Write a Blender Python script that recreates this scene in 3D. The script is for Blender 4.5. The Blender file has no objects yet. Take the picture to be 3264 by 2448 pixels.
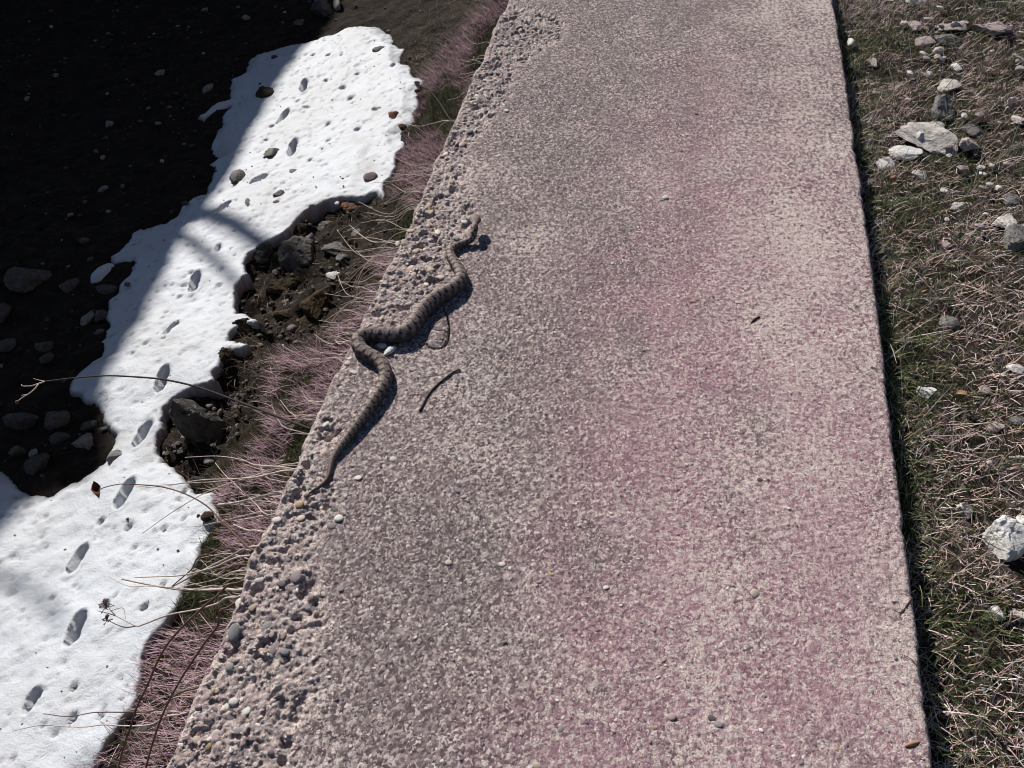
import bpy, math, random
import numpy as np
from mathutils import Vector
random.seed(7)
RNG = np.random.default_rng(11)
C = bpy.context.scene.collection
SC = bpy.context.scene

# ------------------------------------------------------------------ camera, sky, sun, exposure
FPX, CX, CY = 3264 * 35 / 36., 1632., 1224.
PITCH, YAW, HCAM = math.radians(43.64), math.radians(10.30), 1.3
fw = np.array([-math.sin(YAW) * math.cos(PITCH), math.cos(YAW) * math.cos(PITCH), -math.sin(PITCH)])
rt = np.array([math.cos(YAW), math.sin(YAW), 0.])
upv = np.cross(rt, fw)
CAM = np.array([0., 0., HCAM])
cam = bpy.data.cameras.new('camera')
cam.sensor_width = 36; cam.lens = 35; cam.clip_start = 0.02; cam.clip_end = 500
cam.dof.use_dof = True; cam.dof.focus_distance = 1.85; cam.dof.aperture_fstop = 45
co = bpy.data.objects.new('camera', cam); C.objects.link(co)
co.location = CAM
co.rotation_euler = (math.pi / 2 - PITCH, 0, YAW)
SC.camera = co

SUN_EL = math.radians(34)
SUN_AZ = math.atan2(-0.64, 0.77)            # clockwise from +Y
TO_SUN = np.array([math.sin(SUN_AZ) * math.cos(SUN_EL), math.cos(SUN_AZ) * math.cos(SUN_EL), math.sin(SUN_EL)])
world = bpy.data.worlds.new('World'); SC.world = world; world.use_nodes = True
wn = world.node_tree
sky = wn.nodes.new('ShaderNodeTexSky'); sky.sky_type = 'NISHITA'; sky.sun_disc = False
sky.sun_elevation = SUN_EL; sky.sun_rotation = SUN_AZ; sky.altitude = 1500
bg = wn.nodes['Background']; bg.inputs['Strength'].default_value = 0.044
wn.links.new(sky.outputs['Color'], bg.inputs['Color'])
sl = bpy.data.lights.new('sun', 'SUN'); sl.energy = 4.9; sl.angle = math.radians(0.53); sl.color = (1.0, 0.945, 0.875)
so = bpy.data.objects.new('sun', sl); C.objects.link(so); so.location = (-20, 24, 25)
so.rotation_euler = Vector(-TO_SUN).to_track_quat('-Z', 'Y').to_euler()
SC.cycles.filter_width = 1.0
SC.view_settings.view_transform = 'Standard'; SC.view_settings.look = 'None'
SC.view_settings.gamma = 1; SC.view_settings.exposure = 0.27; SC.view_settings.use_curve_mapping = False

# ------------------------------------------------------------------ numeric helpers
def _h(ix, iy, seed):
    with np.errstate(over='ignore'):
        a = ix.astype(np.int64).astype(np.uint32) * np.uint32(374761393) + iy.astype(np.int64).astype(np.uint32) * np.uint32(668265263) + np.uint32(seed * 974711 + 12345)
        a = (a ^ (a >> np.uint32(13))) * np.uint32(1274126177)
        a = (a ^ (a >> np.uint32(16))) * np.uint32(2246822519)
        a = a ^ (a >> np.uint32(15))
    return a.astype(np.float64) / 4294967295.0

def vn(x, y, seed=0):
    ix = np.floor(x); iy = np.floor(y); fx = x - ix; fy = y - iy
    fx = fx * fx * fx * (fx * (fx * 6 - 15) + 10); fy = fy * fy * fy * (fy * (fy * 6 - 15) + 10)
    a = _h(ix, iy, seed); b = _h(ix + 1, iy, seed); c = _h(ix, iy + 1, seed); d = _h(ix + 1, iy + 1, seed)
    return (a + (b - a) * fx + (c - a) * fy + (a - b - c + d) * fx * fy) * 2 - 1

def fbm(x, y, seed=0, oct=3, gain=0.5):
    x = np.asarray(x, float); y = np.asarray(y, float)
    r = 0; a = 1; f = 1; n = 0
    for k in range(oct):
        r = r + a * vn(x * f + 17.3 * k, y * f - 9.1 * k, seed + k); n += a; a *= gain; f *= 2.03
    return r / n

def worley(x, y, seed=0):
    """distance to the nearest jittered point and that cell's random value"""
    ix = np.floor(x); iy = np.floor(y)
    best = np.full(np.shape(x), 9.0); idv = np.zeros(np.shape(x))
    for dx in (-1, 0, 1):
        for dy in (-1, 0, 1):
            jx = ix + dx; jy = iy + dy
            px = jx + _h(jx, jy, seed); py = jy + _h(jx, jy, seed + 1)
            d = np.hypot(x - px, y - py); m = d < best
            best = np.where(m, d, best); idv = np.where(m, _h(jx, jy, seed + 2), idv)
    return best, idv

def sstep(a, b, x):
    t = np.clip((x - a) / (b - a), 0, 1); return t * t * (3 - 2 * t)

def ray(x, y):
    v = fw * FPX + rt * (x - CX) - upv * (y - CY); return v / np.linalg.norm(v)

def at(x, y, z=0.0):
    r = ray(x, y); return CAM + r * ((z - CAM[2]) / r[2])

def on(x, y, f):
    """where the sight line of a point meets the surface z = f(x, y)"""
    r = ray(x, y); a = (0.3 - CAM[2]) / r[2]; b = (-5.0 - CAM[2]) / r[2]
    for _ in range(40):
        m = (a + b) / 2; p = CAM + r * m
        if p[2] > float(f(p[0], p[1])): a = m
        else: b = m
    return CAM + r * b

def dist_px(p):
    return FPX / float(np.dot(np.asarray(p) - CAM, fw))

# ------------------------------------------------------------------ surfaces of the place
XL = -0.577; XR = 0.452; RZ = -0.055
def edge_left(y):
    y = np.asarray(y, float)
    return XL - 0.012 * np.exp(-((y - 1.15) / 0.45) ** 2) + 0.010 * fbm(y * 9, y * 0, 31, 3) + 0.012 * np.clip(fbm(y * 22, y * 0 + 4, 32, 2) - 0.2, 0, 1)
def edge_right(y):
    y = np.asarray(y, float)
    return XR - 0.010 * ((y - 1.9) / 1.3) ** 2 * (np.abs(y - 1.9) < 2.2) + 0.004 + 0.0035 * fbm(y * 14, y * 0, 33, 3) - .006 * np.clip(fbm(y * 30, y * 0 + 3, 34, 2) - .25, 0, 1) - .0012 * fbm(y * 90, y * 0 + 3, 35, 2)

GD = np.array([-3, 0, 0.6, 1.2, 1.8, 2.6, 4, 6, 12, 80.]); GZ = np.array([-1.4, -1.4, -1.72, -1.98, -2.17, -2.33, -2.47, -2.52, -2.50, -2.5])
def low(x, y):
    d = XL - np.asarray(x, float); return np.interp(d, GD, GZ) + 0.0 * np.asarray(y, float)
SNOW_T = 0.042
def snowtop(x, y): return low(x, y) + SNOW_T
def hollow(x, y):
    h = np.zeros(np.shape(x))
    for p, r in HOLLOWS: h = np.maximum(h, sstep(1.1, .6, np.hypot(x - p[0], (y - p[1]) / 1.25) / r + .25 * fbm(x * 5, y * 5, 44, 2)))
    return h
HOLLOWS = []
def lown(x, y):
    x = np.asarray(x, float); y = np.asarray(y, float)
    hh = hollow(x, y)
    return low(x, y) - .05 * hh + hh * (.055 * fbm(x * 8, y * 8, 45, 3) + .032 * fbm(x * 22, y * 22, 46, 3)) + 0.035 * fbm(x * 3.1, y * 3.1, 41, 3) + 0.022 * fbm(x * 11, y * 11, 42, 3) + 0.01 * fbm(x * 30, y * 30, 43, 2)
def meadow(x, y):
    x = np.asarray(x, float); y = np.asarray(y, float)
    return RZ + 0.012 * fbm(x * 4, y * 4, 51, 3) * np.clip((x - 0.45) / 0.1, 0, 1) + 0.008 * fbm(x * 16, y * 16, 52, 2) + 0.02 * np.clip(x - 0.8, 0, 3)

HOLLOWS += [(on(x, y, low), q) for x, y, q in ((960, 820, .50), (1000, 970, .32), (890, 730, .25), (640, 1360, .32), (600, 1480, .14))]

def poly_sd(X, Y, P):
    """signed distance (inside positive) to closed polygon P and nearest boundary point"""
    best = np.full(X.shape, 1e9); nx = np.zeros(X.shape); ny = np.zeros(X.shape); ins = np.zeros(X.shape, bool)
    n = len(P)
    for i in range(n):
        ax, ay = P[i]; bx, by = P[(i + 1) % n]
        ex, ey = bx - ax, by - ay; l2 = ex * ex + ey * ey + 1e-12
        t = np.clip(((X - ax) * ex + (Y - ay) * ey) / l2, 0, 1)
        qx = ax + t * ex; qy = ay + t * ey; d = (X - qx) ** 2 + (Y - qy) ** 2
        m = d < best; best = np.where(m, d, best); nx = np.where(m, qx, nx); ny = np.where(m, qy, ny)
        if ay != by:
            c = ((ay > Y) != (by > Y)) & (X < (bx - ax) * (Y - ay) / (by - ay) + ax)
            ins ^= c
    best = np.sqrt(best)
    return np.where(ins, best, -best), nx, ny

# ------------------------------------------------------------------ object helpers
def tag(o, label=None, cat=None, group=None, kind=None):
    if label: o['label'] = label
    if cat: o['category'] = cat
    if group: o['group'] = group
    if kind: o['kind'] = kind
    return o

def mesh_np(name, V, F, mat=None, smooth=True, attrs=None):
    V = np.asarray(V, np.float32); me = bpy.data.meshes.new(name)
    F = np.asarray(F, np.int32); k = F.shape[1]
    me.vertices.add(len(V)); me.vertices.foreach_set('co', V.ravel())
    me.loops.add(F.size); me.loops.foreach_set('vertex_index', F.ravel())
    me.polygons.add(len(F)); me.polygons.foreach_set('loop_start', np.arange(0, F.size, k, dtype=np.int32))
    me.polygons.foreach_set('use_smooth', np.full(len(F), smooth))
    for an, av in (attrs or {}).items():
        av = np.asarray(av, np.float32)
        if av.ndim == 1:
            a = me.attributes.new(an, 'FLOAT', 'POINT'); a.data.foreach_set('value', av)
        else:
            a = me.attributes.new(an, 'FLOAT_COLOR', 'POINT'); a.data.foreach_set('color', av.ravel())
    me.update(calc_edges=True)
    if mat: me.materials.append(mat)
    return me

def obj(name, me, parent=None, loc=None):
    o = bpy.data.objects.new(name, me); C.objects.link(o)
    if loc is not None: o.location = loc
    if parent: o.parent = parent
    return o

def empty(name, loc):
    o = bpy.data.objects.new(name, None); C.objects.link(o); o.location = loc; o.empty_display_size = 0.02; return o

def grid_faces(nx, ny):
    i = np.arange(nx * ny).reshape(ny, nx)
    return np.stack([i[:-1, :-1], i[:-1, 1:], i[1:, 1:], i[1:, :-1]], -1).reshape(-1, 4)

def ico(sub):
    import bmesh
    b = bmesh.new(); bmesh.ops.create_icosphere(b, subdivisions=sub, radius=1)
    V = np.array([v.co[:] for v in b.verts]); F = np.array([[v.index for v in f.verts] for f in b.faces]); b.free(); return V, F
ICO = {k: ico(k) for k in (1, 2, 3, 4)}

def rock_verts(sub, rng, planes=11, sharp=0.85, noise=0.05, lo=0.62):
    V, F = ICO[sub]; r = np.full(len(V), 1.0)
    n = rng.normal(size=(planes, 3)); n /= np.linalg.norm(n, axis=1)[:, None]; d = rng.uniform(lo, 0.95, planes)
    for k in range(planes):
        c = V @ n[k]; rr = np.where(c > 0.05, d[k] / np.maximum(c, 0.05), 9); r = np.minimum(r, rr)
    r = 1 - (1 - r) * sharp
    s = int(rng.integers(1, 999))
    r = r * (1 + noise * fbm(V[:, 0] * 3 + V[:, 2] * 2, V[:, 1] * 3 - V[:, 2] * 2.3, s, 3) + noise * 0.5 * fbm(V[:, 0] * 9 + V[:, 2] * 7, V[:, 1] * 9 - V[:, 2] * 6, s + 5, 2))
    return V * r[:, None], F

def catmull(P, n):
    P = np.asarray(P, float)
    if len(P) == 2: return P[0] + (P[1] - P[0]) * np.linspace(0, 1, n)[:, None]
    Q = np.vstack([2 * P[0] - P[1], P, 2 * P[-1] - P[-2]])
    t = np.linspace(0, len(P) - 1 - 1e-9, n); i = t.astype(int); f = (t - i)[:, None]
    a, b, c, d = Q[i], Q[i + 1], Q[i + 2], Q[i + 3]
    return 0.5 * (2 * b + (c - a) * f + (2 * a - 5 * b + 4 * c - d) * f ** 2 + (3 * b - a - 3 * c + d) * f ** 3)

def tube(P, R, seg=6, cap=True):
    P = np.asarray(P, float); n = len(P); R = np.broadcast_to(np.asarray(R, float), (n,))
    T = np.gradient(P, axis=0); T /= np.linalg.norm(T, axis=1)[:, None] + 1e-12
    ref = np.array([0.13, 0.21, 1.0]); S = np.cross(T, ref); S /= np.linalg.norm(S, axis=1)[:, None] + 1e-9; U = np.cross(S, T)
    a = np.arange(seg) * 2 * math.pi / seg
    V = P[:, None, :] + R[:, None, None] * (np.cos(a)[None, :, None] * S[:, None, :] + np.sin(a)[None, :, None] * U[:, None, :])
    i = np.arange(n * seg).reshape(n, seg); j = np.roll(i, -1, 1)
    F = np.stack([i[:-1], j[:-1], j[1:], i[1:]], -1).reshape(-1, 4)
    V = V.reshape(-1, 3)
    if cap:
        V = np.vstack([V, P[:1], P[-1:]]); k = n * seg
        f0 = np.stack([j[0], i[0], np.full(seg, k), np.full(seg, k)], -1)
        f1 = np.stack([i[-1], j[-1], np.full(seg, k + 1), np.full(seg, k + 1)], -1)
        F3 = np.vstack([f0, f1])
        return V, F, F3[:, :3]
    return V, F, None

def tubes_mesh(name, items, mat):
    """several tubes as one mesh"""
    me = bpy.data.meshes.new(name); V = []; F = []; o = 0
    for P, R, seg in items:
        v, f, f3 = tube(P, R, seg); V.append(v); F += (f + o).tolist() + (f3 + o).tolist(); o += len(v)
    me.from_pydata(np.vstack(V).tolist(), [], F); me.polygons.foreach_set('use_smooth', [True] * len(me.polygons))
    me.materials.append(mat); me.update(); return me

def blades(name, B, L, W, AZ, TH, KAP, mat, rows=4, zdir=None):
    """curved ribbons: base B, length L, width W, heading AZ, lean TH from upright, bend KAP"""
    n = len(B); t = np.linspace(0, 1, rows); V = np.zeros((n, rows, 2, 3)); p = B.copy()
    hx, hy = np.cos(AZ), np.sin(AZ); sx, sy = -hy, hx
    for k in range(rows):
        if k:
            th = TH + KAP * (t[k] + t[k - 1]) / 2; s = L * (t[k] - t[k - 1])
            p = p + np.stack([hx * np.sin(th) * s, hy * np.sin(th) * s, np.cos(th) * s], -1)
        w = W * (1 - 0.75 * t[k]) / 2
        o = np.stack([sx * w, sy * w, 0.25 * w], -1)
        V[:, k, 0] = p - o; V[:, k, 1] = p + o
    i = np.arange(n * rows * 2).reshape(n, rows, 2)
    F = np.stack([i[:, :-1, 0], i[:, :-1, 1], i[:, 1:, 1], i[:, 1:, 0]], -1).reshape(-1, 4)
    return mesh_np(name, V.reshape(-1, 3), F, mat)

# ------------------------------------------------------------------ materials
class NT:
    def __init__(s, name, rough=0.85, spec=0.2):
        s.m = bpy.data.materials.new(name); s.m.use_nodes = True; s.t = s.m.node_tree
        s.b = s.t.nodes['Principled BSDF']; s.b.inputs['Roughness'].default_value = rough
        s.b.inputs['Specular IOR Level'].default_value = spec
        s.co = s.t.nodes.new('ShaderNodeTexCoord').outputs['Object']
    def n(s, typ, **kw):
        q = s.t.nodes.new(typ)
        for k, v in kw.items():
            if k in q.inputs: q.inputs[k].default_value = v
            else: setattr(q, k, v)
        return q
    def l(s, a, b): s.t.links.new(a, b)
    def noise(s, scale, detail=3, rough=0.55, co=None):
        q = s.n('ShaderNodeTexNoise', Scale=scale, Detail=detail, Roughness=rough); s.l(co or s.co, q.inputs['Vector']); return q.outputs['Fac']
    def voro(s, scale, co=None, feature='F1'):
        q = s.n('ShaderNodeTexVoronoi', Scale=scale); q.feature = feature; s.l(co or s.co, q.inputs['Vector']); return q
    def ramp(s, fac, stops):
        q = s.n('ShaderNodeValToRGB'); e = q.color_ramp.elements
        while len(e) > 1: e.remove(e[-1])
        e[0].position = stops[0][0]; e[0].color = (*stops[0][1], 1)
        for p, c in stops[1:]:
            k = e.new(p); k.color = (*c, 1)
        s.l(fac, q.inputs['Fac']); return q.outputs['Color']
    def mix(s, fac, a, b, mode='MIX'):
        q = s.n('ShaderNodeMix'); q.data_type = 'RGBA'; q.blend_type = mode
        if isinstance(fac, (int, float)): q.inputs[0].default_value = fac
        else: s.l(fac, q.inputs[0])
        for k, v in ((6, a), (7, b)):
            if isinstance(v, tuple): q.inputs[k].default_value = (*v, 1)
            else: s.l(v, q.inputs[k])
        return q.outputs[2]
    def math(s, op, a, b=0.0):
        q = s.n('ShaderNodeMath'); q.operation = op
        for k, v in ((0, a), (1, b)):
            if isinstance(v, (int, float)): q.inputs[k].default_value = v
            else: s.l(v, q.inputs[k])
        return q.outputs[0]
    def map(s, v, a, b, c=0.0, d=1.0):
        q = s.n('ShaderNodeMapRange'); s.l(v, q.inputs[0])
        for k, x in zip((1, 2, 3, 4), (a, b, c, d)): q.inputs[k].default_value = x
        return q.outputs[0]
    def attr(s, name):
        q = s.n('ShaderNodeAttribute'); q.attribute_name = name; return q
    def bump(s, h, dist, strength=1.0, prev=None):
        q = s.n('ShaderNodeBump', Strength=strength, Distance=dist); s.l(h, q.inputs['Height'])
        if prev: s.l(prev, q.inputs['Normal'])
        return q.outputs[0]
    def out(s, col, nrm=None):
        if isinstance(col, tuple): s.b.inputs['Base Color'].default_value = (*col, 1)
        else: s.l(col, s.b.inputs['Base Color'])
        if nrm: s.l(nrm, s.b.inputs['Normal'])
        return s.m

def m_concrete():
    s = NT('concrete', 0.9, 0.15)
    pa = s.attr('pink').outputs['Fac']; da = s.attr('film').outputs['Fac']; rg = s.attr('rough').outputs['Fac']
    mp = s.n('ShaderNodeMapping'); mp.inputs['Scale'].default_value = (1.25, .95, 1); s.l(s.co, mp.inputs['Vector']); s.co = mp.outputs[0]
    # pale cement paste
    fine = s.voro(480); rf = s.n('ShaderNodeSeparateColor'); s.l(fine.outputs['Color'], rf.inputs[0])
    paste = s.ramp(rf.outputs[0], [(0, (.28, .235, .215)), (.18, (.43, .36, .335)), (.5, (.57, .49, .455)), (.85, (.66, .575, .535)), (1, (.78, .70, .65))])
    # exposed grit: chips of dark, mauve, grey and pale stone
    wv = s.n('ShaderNodeMix'); wv.data_type = 'VECTOR'; wv.inputs[0].default_value = .012
    wn_ = s.n('ShaderNodeTexNoise', Scale=160, Detail=2); s.l(s.co, wn_.inputs['Vector']); s.l(s.co, wv.inputs[4]); s.l(wn_.outputs['Color'], wv.inputs[5])
    chip = s.voro(215, wv.outputs[1]); rc = s.n('ShaderNodeSeparateColor'); s.l(chip.outputs['Color'], rc.inputs[0])
    greyc = s.ramp(rc.outputs[0], [(0, (.065, .056, .056)), (.3, (.118, .10, .10)), (.55, (.20, .168, .165)), (.75, (.31, .26, .26)), (.9, (.44, .38, .36)), (1, (.62, .57, .54))])
    pinkc = s.ramp(rc.outputs[0], [(0, (.16, .085, .11)), (.3, (.25, .135, .175)), (.55, (.33, .20, .24)), (.75, (.41, .27, .27)), (.9, (.50, .39, .38)), (1, (.64, .57, .54))])
    grit = s.mix(s.math('MULTIPLY', pa, s.map(s.noise(6, 4, .6), .28, .52)), greyc, pinkc)
    n1 = s.math('ADD', s.math('MULTIPLY', s.noise(76, 6, .71), .74), s.math('MULTIPLY', s.noise(4.2, 3, .6), .26))
    thr = s.math('SUBTRACT', n1, s.math('MULTIPLY', s.math('ADD', s.math('MULTIPLY', da, .085), s.math('MULTIPLY', pa, .02)), -1.0))
    m = s.map(thr, .482, .540)
    base = s.mix(m, paste, grit)
    # worn pinkish wash and grey film over all
    base = s.mix(s.math('MULTIPLY', s.math('MULTIPLY', pa, s.map(s.noise(3.2, 3, .55), .3, .65)), .38), base, (.43, .295, .315))
    base = s.mix(s.math('MULTIPLY', s.math('MULTIPLY', da, s.map(s.noise(7.5, 5, .65), .38, .60)), .34), base, (.145, .128, .125))
    base = s.mix(s.math('MULTIPLY', rg, s.map(s.noise(38, 4, .6), .38, .6, .02, .42)), base, (.55, .47, .435))
    h = s.math('ADD', s.math('MULTIPLY', s.noise(620, 3, .6), 0.6), s.math('MULTIPLY', chip.outputs['Distance'], -0.5))
    return s.out(base, s.bump(h, 0.0026, .85))

def m_simple(name, c1, c2, scale, rough=0.85, spec=0.2, bump=0.0, bscale=None, dark=None):
    s = NT(name, rough, spec)
    c = s.mix(s.map(s.noise(scale, 4, .6), .36, .64), c1, c2)
    if dark: c = s.mix(s.map(s.noise(scale * 2.7, 4, .65), .56, .68), c, dark)
    nb = s.bump(s.noise(bscale or scale * 3, 4, .65), bump) if bump else None
    return s.out(c, nb)

def m_island(name, stops, rough=0.7, spec=0.2):
    s = NT(name, rough, spec); g = s.n('ShaderNodeNewGeometry')
    c = s.ramp(g.outputs['Random Per Island'], stops)
    return s.out(c)

M = {}
M['concrete'] = m_concrete()
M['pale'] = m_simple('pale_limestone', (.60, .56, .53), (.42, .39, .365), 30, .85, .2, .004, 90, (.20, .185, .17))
M['shaded_pale'] = m_simple('shaded_pale_limestone', (.27, .25, .23), (.16, .15, .135), 26, .85, .2, .006, 80, (.07, .06, .05))  # pale limestone with shade put into its colour, for stones on shaded earth
M['dim'] = m_simple('dark_shaded_limestone', (.105, .098, .092), (.06, .055, .05), 24, .85, .2, .008, 70, (.03, .026, .022))  # grey limestone darkened for shaded stones; its own tone on the square block
M['white'] = m_simple('white_limestone', (.72, .70, .68), (.55, .53, .51), 26, .8, .25, .003, 90)
M['grey'] = m_simple('grey_limestone', (.22, .21, .205), (.14, .133, .13), 24, .85, .2, .008, 70, (.07, .066, .062))
M['dark'] = m_simple('wet_dark_stone', (.060, .053, .050), (.032, .028, .026), 22, .6, .3, .006, 60, (.018, .016, .014))
M['brown'] = m_simple('mossy_brown_stone', (.060, .042, .026), (.030, .023, .016), 24, .9, .1, .008, 70, (.080, .055, .020))
M['mauve'] = m_simple('mauve_stone', (.16, .12, .125), (.10, .08, .085), 24, .8, .2, .004, 80)
M['pinkstone'] = m_simple('pink_grey_stone', (.42, .35, .34), (.32, .26, .26), 24, .85, .2, .004, 80)
M['earth'] = m_simple('dark_wet_earth', (.027, .020, .0145), (.014, .011, .009), 9, .95, .1, .014, 60, (.048, .034, .022))
def m_meadow():
    s = NT('meadow_soil', .95, .1)
    c = s.mix(s.map(s.noise(14, 4, .6), .4, .62), (.050, .040, .032), (.022, .020, .014))
    c = s.mix(s.map(s.noise(40, 4, .6), .57, .66), c, (.12, .095, .085))
    return s.out(c, s.bump(s.noise(120, 4, .65), .01))
M['meadow'] = m_meadow()
def m_snow():
    s = NT('snow', .55, .25)
    d = s.attr('dirt_shade').outputs['Fac']
    c = s.mix(s.map(s.noise(1.8, 4, .6), .4, .7), (.535, .57, .62), (.48, .50, .53))
    c = s.mix(s.map(s.noise(45, 3, .7), .70, .80), c, (.50, .46, .42))
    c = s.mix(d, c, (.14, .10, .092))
    nb = s.bump(s.math('ADD', s.noise(38, 4, .65), s.math('MULTIPLY', s.noise(130, 3, .6), .4)), .012, .5)
    s.b.inputs['Subsurface Weight'].default_value = 0.15
    s.b.inputs['Subsurface Radius'].default_value = (.02, .025, .03)
    return s.out(c, nb)
M['snow'] = m_snow()
M['stem'] = m_simple('pale_dry_stem', (.58, .50, .45), (.38, .31, .28), 60)
M['stem_brown'] = m_simple('brown_dry_stem', (.16, .095, .075), (.10, .06, .05), 60)
M['twig'] = m_simple('dark_twig', (.055, .038, .032), (.03, .022, .02), 80, .85, .2, .001, 400)
M['leaf'] = m_simple('brown_leaf', (.17, .075, .04), (.09, .045, .03), 60)
M['tanleaf'] = m_simple('tan_leaf', (.36, .22, .13), (.24, .14, .09), 60)
M['dry'] = m_island('dry_grass_blade', [(0, (0.265, 0.186, 0.155)), (.3, (0.559, 0.412, 0.389)), (.6, (0.800, 0.652, 0.629)), (.8, (0.435, 0.265, 0.186)), (1, (0.800, 0.800, 0.800))])
M['green'] = m_island('green_grass_blade', [(0, (0.044, 0.069, 0.022)), (.5, (0.081, 0.110, 0.035)), (.8, (0.125, 0.144, 0.056)), (1, (0.213, 0.194, 0.100))])
M['pink'] = m_island('pink_dry_grass_blade', [(0, (0.207, 0.117, 0.143)), (.25, (0.441, 0.272, 0.363)), (.5, (0.648, 0.441, 0.544)), (.68, (0.285, 0.194, 0.156)), (.85, (0.800, 0.596, 0.674)), (.93, (0.181, 0.156, 0.065)), (1, (0.518, 0.415, 0.337))])
M['litter'] = m_island('brown_grass_litter', [(0, (.04, .03, .02)), (.5, (.085, .062, .045)), (.85, (.15, .105, .085)), (1, (.28, .21, .18))])
M['mossg'] = m_island('moss_blade', [(0, (.030, .042, .012)), (.6, (.055, .068, .022)), (1, (.09, .09, .03))])
M['gravel'] = m_island('gravel', [(0, (.03, .027, .025)), (.6, (.075, .068, .065)), (.85, (.16, .15, .145)), (1, (.34, .32, .31))], .85)
PEBC = {'white': (.68, .64, .60), 'cream': (.60, .50, .42), 'peach': (.50, .36, .29), 'pink': (.43, .32, .31), 'grey': (.30, .28, .285),
        'dark': (.115, .10, .105), 'ochre': (.46, .31, .16), 'blue': (.26, .255, .265), 'mauve': (.27, .215, .235), 'tan': (.40, .32, .25)}
def m_peb(n, c):
    d = tuple(v * .78 for v in c)
    return m_simple('pebble_' + n, c, d, 160, .6, .35, .0006, 500)
PM = {k: m_peb(k, c) for k, c in PEBC.items()}

SN = [(1133,76),(1205,76),(1244,98),(1259,118),(1253,129),(1270,142),(1290,144),(1283,162),(1273,188),(1307,194),(1314,232),(1358,245),(1347,258),(1325,280),(1336,314),(1332,334),(1318,343),(1323,369),(1299,393),(1284,408),(1290,435),(1286,457),(1264,483),(1264,524),(1240,564),(1224,575),(1227,609),(1224,624),
(1190,606),(1161,621),(1080,628),(1035,639),(987,658),(954,685),(925,722),(895,743),(851,765),(821,785),(788,811),(776,833),(788,859),(810,872),(777,877),(759,903),(751,940),(753,973),(762,995),(781,992),(807,1008),(830,1019),(838,1024),(815,1028),(775,1033),(745,1052),(732,1078),(750,1088),(785,1090),(800,1096),(770,1112),(748,1117),(716,1120),(704,1156),
(705,1165),(679,1183),(686,1198),(704,1204),(694,1210),(664,1215),(620,1229),(575,1250),(542,1275),(516,1309),(522,1334),(524,1357),(505,1386),(496,1416),(505,1438),(528,1464),(553,1489),(590,1519),(609,1541),(623,1561),(649,1561),(686,1558),(697,1571),(681,1596),(703,1618),(694,1648),(664,1681),(651,1707),(643,1736),(636,1773),(621,1806),(607,1854),(584,1891),(559,1943),(529,1983),(492,2024),(474,2053),(456,2090),(452,2150),(443,2183),(432,2234),(417,2264),(391,2286),(354,2345),(325,2389),(290,2448),(210,2600),(-300,2800),(-600,2100),(-200,1500),(-60,1470),
(18,1493),(37,1519),(66,1545),(103,1563),(144,1567),(177,1548),(207,1535),(258,1519),(295,1493),(332,1471),(354,1416),(363,1386),(347,1360),(321,1334),(317,1305),(299,1279),(266,1272),(251,1250),(210,1237),(221,1202),(243,1173),(288,1143),(314,1125),(317,1092),(314,1082),(332,1066),(325,1047),(346,1029),(340,1010),(328,996),(339,974),(343,948),(373,922),(369,907),(384,878),(406,855),(413,822),(387,822),(354,826),(349,807),(384,778),(409,748),(413,730),(457,708),(516,693),(553,675),(575,641),(612,616),
(653,605),(657,583),(675,557),(679,527),(660,509),(695,493),(679,485),(668,457),(679,406),(697,391),(697,354),(730,328),(690,340),(645,367),(626,358),(684,318),(732,305),(727,291),(734,240),(778,218),(786,181),(816,162),(905,140),(993,122),(1059,103),(1089,88)]
SNW = np.array([on(x, y, snowtop)[:2] for x, y in SN])
# ------------------------------------------------------------------ ground (lower, left) and meadow (right)
xs = np.concatenate([[-60, -30, -18, -12, -9.5, -8.2], np.arange(-7.4, -0.62, 0.027), [-0.60, -0.45, -0.2]])
ys = np.concatenate([[-40, -15, -6, -2, -.8, 0.], np.arange(0.4, 9.6, 0.03), [10.2, 11.5, 14, 20, 35, 80]])
X, Y = np.meshgrid(xs, ys)
Z = lown(X, Y)
SNP = poly_sd(X, Y, SNW)[0]; Z = Z - .08 * sstep(.015, .07, SNP)
g = obj('ground', mesh_np('ground', np.stack([X, Y, Z], -1).reshape(-1, 3), grid_faces(len(xs), len(ys)), M['earth'])); tag(g, kind='structure')
xs = np.concatenate([[.30, .40], np.arange(0.43, 2.0, 0.014), [2.2, 2.6, 3.2, 5, 9, 20, 60]])
ys = np.concatenate([[-40, -15, -6, -2, -.8], np.arange(-0.1, 5.2, 0.016), [5.6, 6.5, 8, 12, 20, 35, 80]])
X, Y = np.meshgrid(xs, ys)
Z = meadow(X, Y) - 0.05 * (X < 0.42)
g = obj('meadow', mesh_np('meadow', np.stack([X, Y, Z], -1).reshape(-1, 3), grid_faces(len(xs), len(ys)), M['meadow'])); tag(g, kind='structure')

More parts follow.
